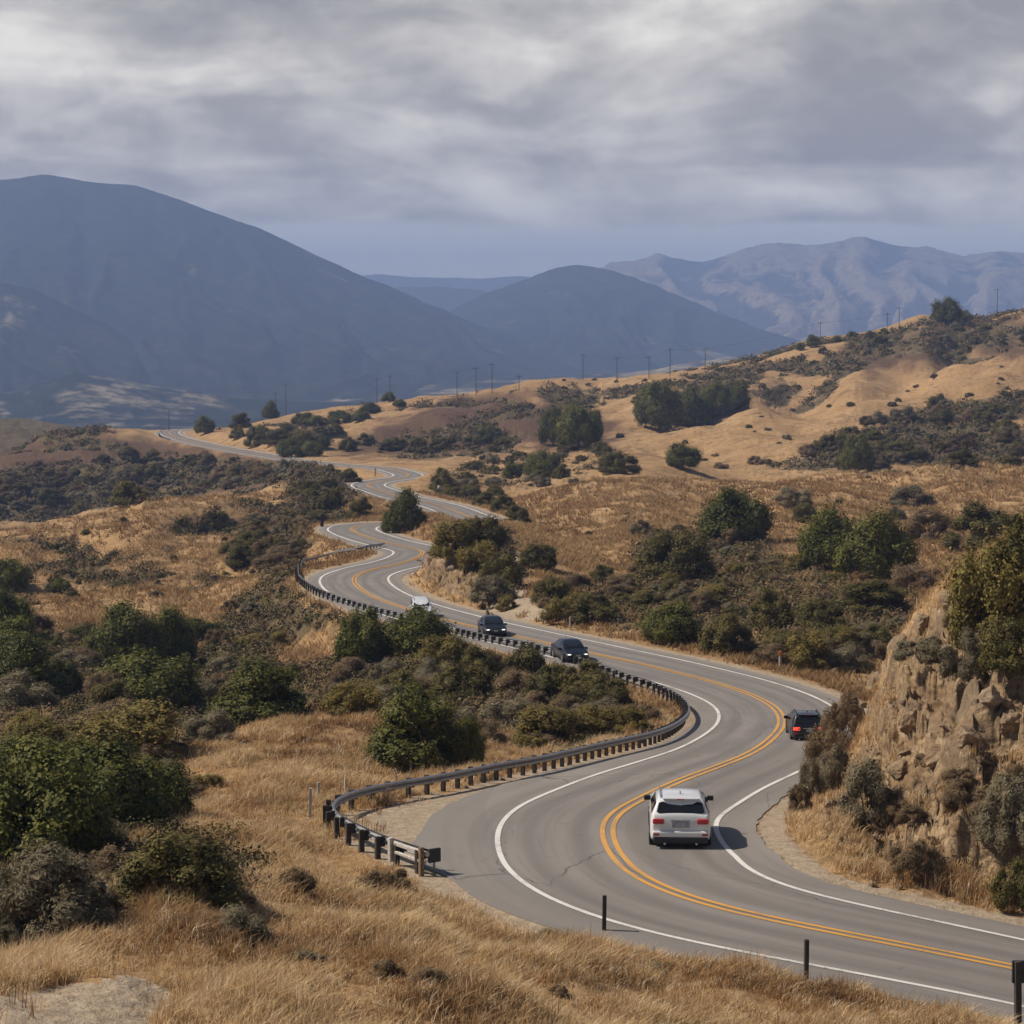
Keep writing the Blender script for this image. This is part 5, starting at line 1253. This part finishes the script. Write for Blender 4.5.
# ------------------------------------------------------------------ rocks on the cut faces
rm_, nt, b = mat('sandstone_rock')
tc = nt.new('ShaderNodeTexCoord').outputs['Object']; oi = nt.new('ShaderNodeObjectInfo').outputs['Random']
n1 = nt.noise(tc, 1.1, 6, .65, .8); n2 = nt.noise(tc, 7, 5, .7)
c = nt.ramp(n1, [(.3, (.14, .09, .05)), (.5, (.25, .17, .10)), (.7, (.42, .31, .20))]); c = nt.mix(nt.mapr(n2, .5, .7, 0, .6), c, (.17, .12, .08)); c = nt.mix(nt.math('MULTIPLY', oi, .35), c, (.30, .24, .185))
nt.l.new(c, b.inputs['Base Color']); b.inputs['Roughness'].default_value = .95; b.inputs['Specular IOR Level'].default_value = .1
bp = nt.new('ShaderNodeBump', ins={'Strength': .7, 'Distance': .1, 'Height': nt.math('ADD', n1, nt.math('MULTIPLY', n2, .4))}); nt.l.new(bp.outputs[0], b.inputs['Normal'])
def rock_mesh(seed):
    r = np.random.default_rng(seed); bm = bmesh.new(); bmesh.ops.create_icosphere(bm, subdivisions=4, radius=1)
    dirs = r.normal(size=(11, 3)); dirs /= np.linalg.norm(dirs, axis=1)[:, None]; offs = r.uniform(.42, .95, 11)
    for v in bm.verts:
        d = np.array(v.co); k = (dirs @ d); s = np.min(np.where(k > .05, offs / np.maximum(k, .05), 9)); s = min(s, 1.25)
        s *= 1 + .13 * float(fbm(np.array(d[0] * 2.2 + d[2] * 2.1 + seed), np.array(d[1] * 2.2 - d[2] * 1.7), 5, 3))
        v.co = Vector(d * s)
    me = bpy.data.meshes.new('rock'); bm.to_mesh(me); bm.free(); me.materials.append(rm_); return me
RK = [rock_mesh(k) for k in range(7)]
def rock(px, py, wpx, hpx, label, group=None, deep=.12):
    p = hit(px, py); k = p.y / F; o = link('rock', random.choice(RK)); w, h = wpx * k * .5, hpx * k * .5
    o.location = p + Vector((w * .2, w * .25, h * deep)); o.scale = (w, w * random.uniform(.7, 1.1), h); o.rotation_euler = (random.uniform(-.3, .3), random.uniform(-.55, .1), random.uniform(0, 6.28)); tag(o, label, 'rock', group)
for px, py, w_, h_, lab in [(948,612,40,24,'pale jagged rock at the top of the cliff rim under the large olive bush'),(922,632,28,26,'pale tan rock on the cliff rim, second from the top'),(900,660,26,28,'tan rock slab on the cliff rim, third from the top'),(874,692,24,28,'tan rock slab halfway down the cliff rim'),(852,722,24,26,'tan rock slab on the lower cliff rim'),
   (912,735,30,32,'brown rock block in the upper middle of the cliff face'),(938,758,32,26,'brown rock block in the middle of the cliff face'),(968,744,30,24,'brown rock block right of the middle of the cliff face'),(988,716,30,22,'brown rock in the cliff face below the dark olive bush'),(1012,742,34,26,'brown rock at the right edge of the cliff face'),(898,775,22,22,'brown rock left of the middle block low on the cliff'),(955,655,26,20,'grey rock under the cliff-top bush')]:
    rock(px, py, w_, h_, lab)
for k in range(70):
    rock(random.uniform(820, 1024), random.uniform(670, 900), random.uniform(5, 16), random.uniform(4, 12), 'small loose stone lying on the cliff face', 'loose stones on the cliff face')
for k in range(26):
    px = random.uniform(415, 500); rock(px, 548 + (px - 415) * .6 + random.uniform(0, 26), random.uniform(4, 9), random.uniform(5, 12), 'small rock in the far cut face below the olive bushes', 'rocks in the far cut face', .2)
for k in range(40):
    i = random.randrange(int(NR * .02), int(NR * .35)); s = random.choice((-1, 1)); o_ = (HR[i] + random.uniform(.3, 1.2)) if s < 0 else HL[i] + random.uniform(.3, 1.6)
    x, y = CL[i, 0] + NRM[i, 0] * s * o_, CL[i, 1] + NRM[i, 1] * s * o_
    q = link('stone', random.choice(RK)); sc = random.uniform(.04, .16); q.location = (x, y, ground(x, y) + sc * .3); q.scale = (sc, sc * .8, sc * .6); q.rotation_euler = (0, 0, random.uniform(0, 6)); tag(q, 'small stone on the gravel shoulder of the road', 'stone', 'stones on the road shoulder')
# ------------------------------------------------------------------ camera, light, sky
cam = bpy.data.cameras.new('camera'); co = bpy.data.objects.new('camera', cam); COL.objects.link(co)
cam.sensor_width = 36; cam.lens = 36 * F / 1024; cam.clip_start = .5; cam.clip_end = 60000
co.location = (0, 0, 0); co.rotation_euler = (R(90) - PITCH, 0, 0)
scene.camera = co
ELEV, AZ = R(47), R(-82)          # azimuth from +Y, negative is left
sd = Vector((math.sin(AZ) * math.cos(ELEV), math.cos(AZ) * math.cos(ELEV), math.sin(ELEV)))
sun = bpy.data.lights.new('sun', 'SUN'); so = bpy.data.objects.new('sun', sun); COL.objects.link(so)
sun.energy = 5.0; sun.angle = R(.6); sun.color = (1, .91, .78)
so.rotation_euler = sd.to_track_quat('Z', 'Y').to_euler(); so.location = (-50, 0, 80)
w = bpy.data.worlds.new('World'); scene.world = w; w.use_nodes = True
nt = NT(w.node_tree); nt.n.clear()
sky = nt.new('ShaderNodeTexSky', sky_type='NISHITA', sun_disc=False, sun_elevation=ELEV, sun_rotation=AZ, air_density=1.2, dust_density=1.5)
skyc = nt.mix(1.0, sky.outputs[0], (.05, .05, .05), 'MULTIPLY')
g = nt.new('ShaderNodeTexCoord').outputs['Generated']
sx = nt.new('ShaderNodeSeparateXYZ', ins={0: g}); dz = sx.outputs[2]
pv = nt.new('ShaderNodeMapping', ins={0: g, 'Location': (11.7, 4.4, 1.0), 'Scale': (8.5, 8.5, 25.0)}).outputs[0]
n1 = nt.noise(pv, .95, 7, .52, .5); n2 = nt.noise(nt.new('ShaderNodeMapping', ins={0: pv, 'Location': (3.1, 7.7, 1.3), 'Scale': (1, 1, .62)}).outputs[0], 2.7, 5, .55, .4)
nn = nt.math('ADD', nt.math('MULTIPLY', n1, .70), nt.math('MULTIPLY', n2, .30))
nn = nt.math('ADD', nn, nt.math('MULTIPLY', nt.mapr(nt.math('ABSOLUTE', nt.math('SUBTRACT', dz, .056)), .018, 0), .060))
cl = nt.ramp(nn, [(.40, (.38, .34, .285)), (.47, (.52, .475, .40)), (.54, (.76, .70, .595)), (.65, (1.15, 1.08, .92))])
edge = nt.math('ADD', nt.math('MULTIPLY', nt.math('SUBTRACT', n1, .5), .022), dz)
base = nt.ramp(nt.mapr(dz, 0, .06, smooth=False), [(0, (1.1, 1.08, .98)), (.5, (.98, .98, .90)), (1, (.74, .75, .72))])
clw = nt.mix(nt.mapr(edge, .0425, .0475), base, cl)
fin = nt.mix(nt.mapr(dz, .11, .24), clw, skyc)
bg = nt.new('ShaderNodeBackground', ins={'Color': fin, 'Strength': 1.0})
out = nt.new('ShaderNodeOutputWorld'); nt.l.new(bg.outputs[0], out.inputs['Surface'])
scene.view_settings.view_transform = 'Standard'; scene.view_settings.look = 'None'
scene.view_settings.exposure = 0; scene.view_settings.gamma = 1
cy_ = scene.cycles
cy_.max_bounces = 5; cy_.diffuse_bounces = 2; cy_.glossy_bounces = 2; cy_.transmission_bounces = 3; cy_.volume_bounces = 0; cy_.transparent_max_bounces = 6
cy_.use_denoising = True
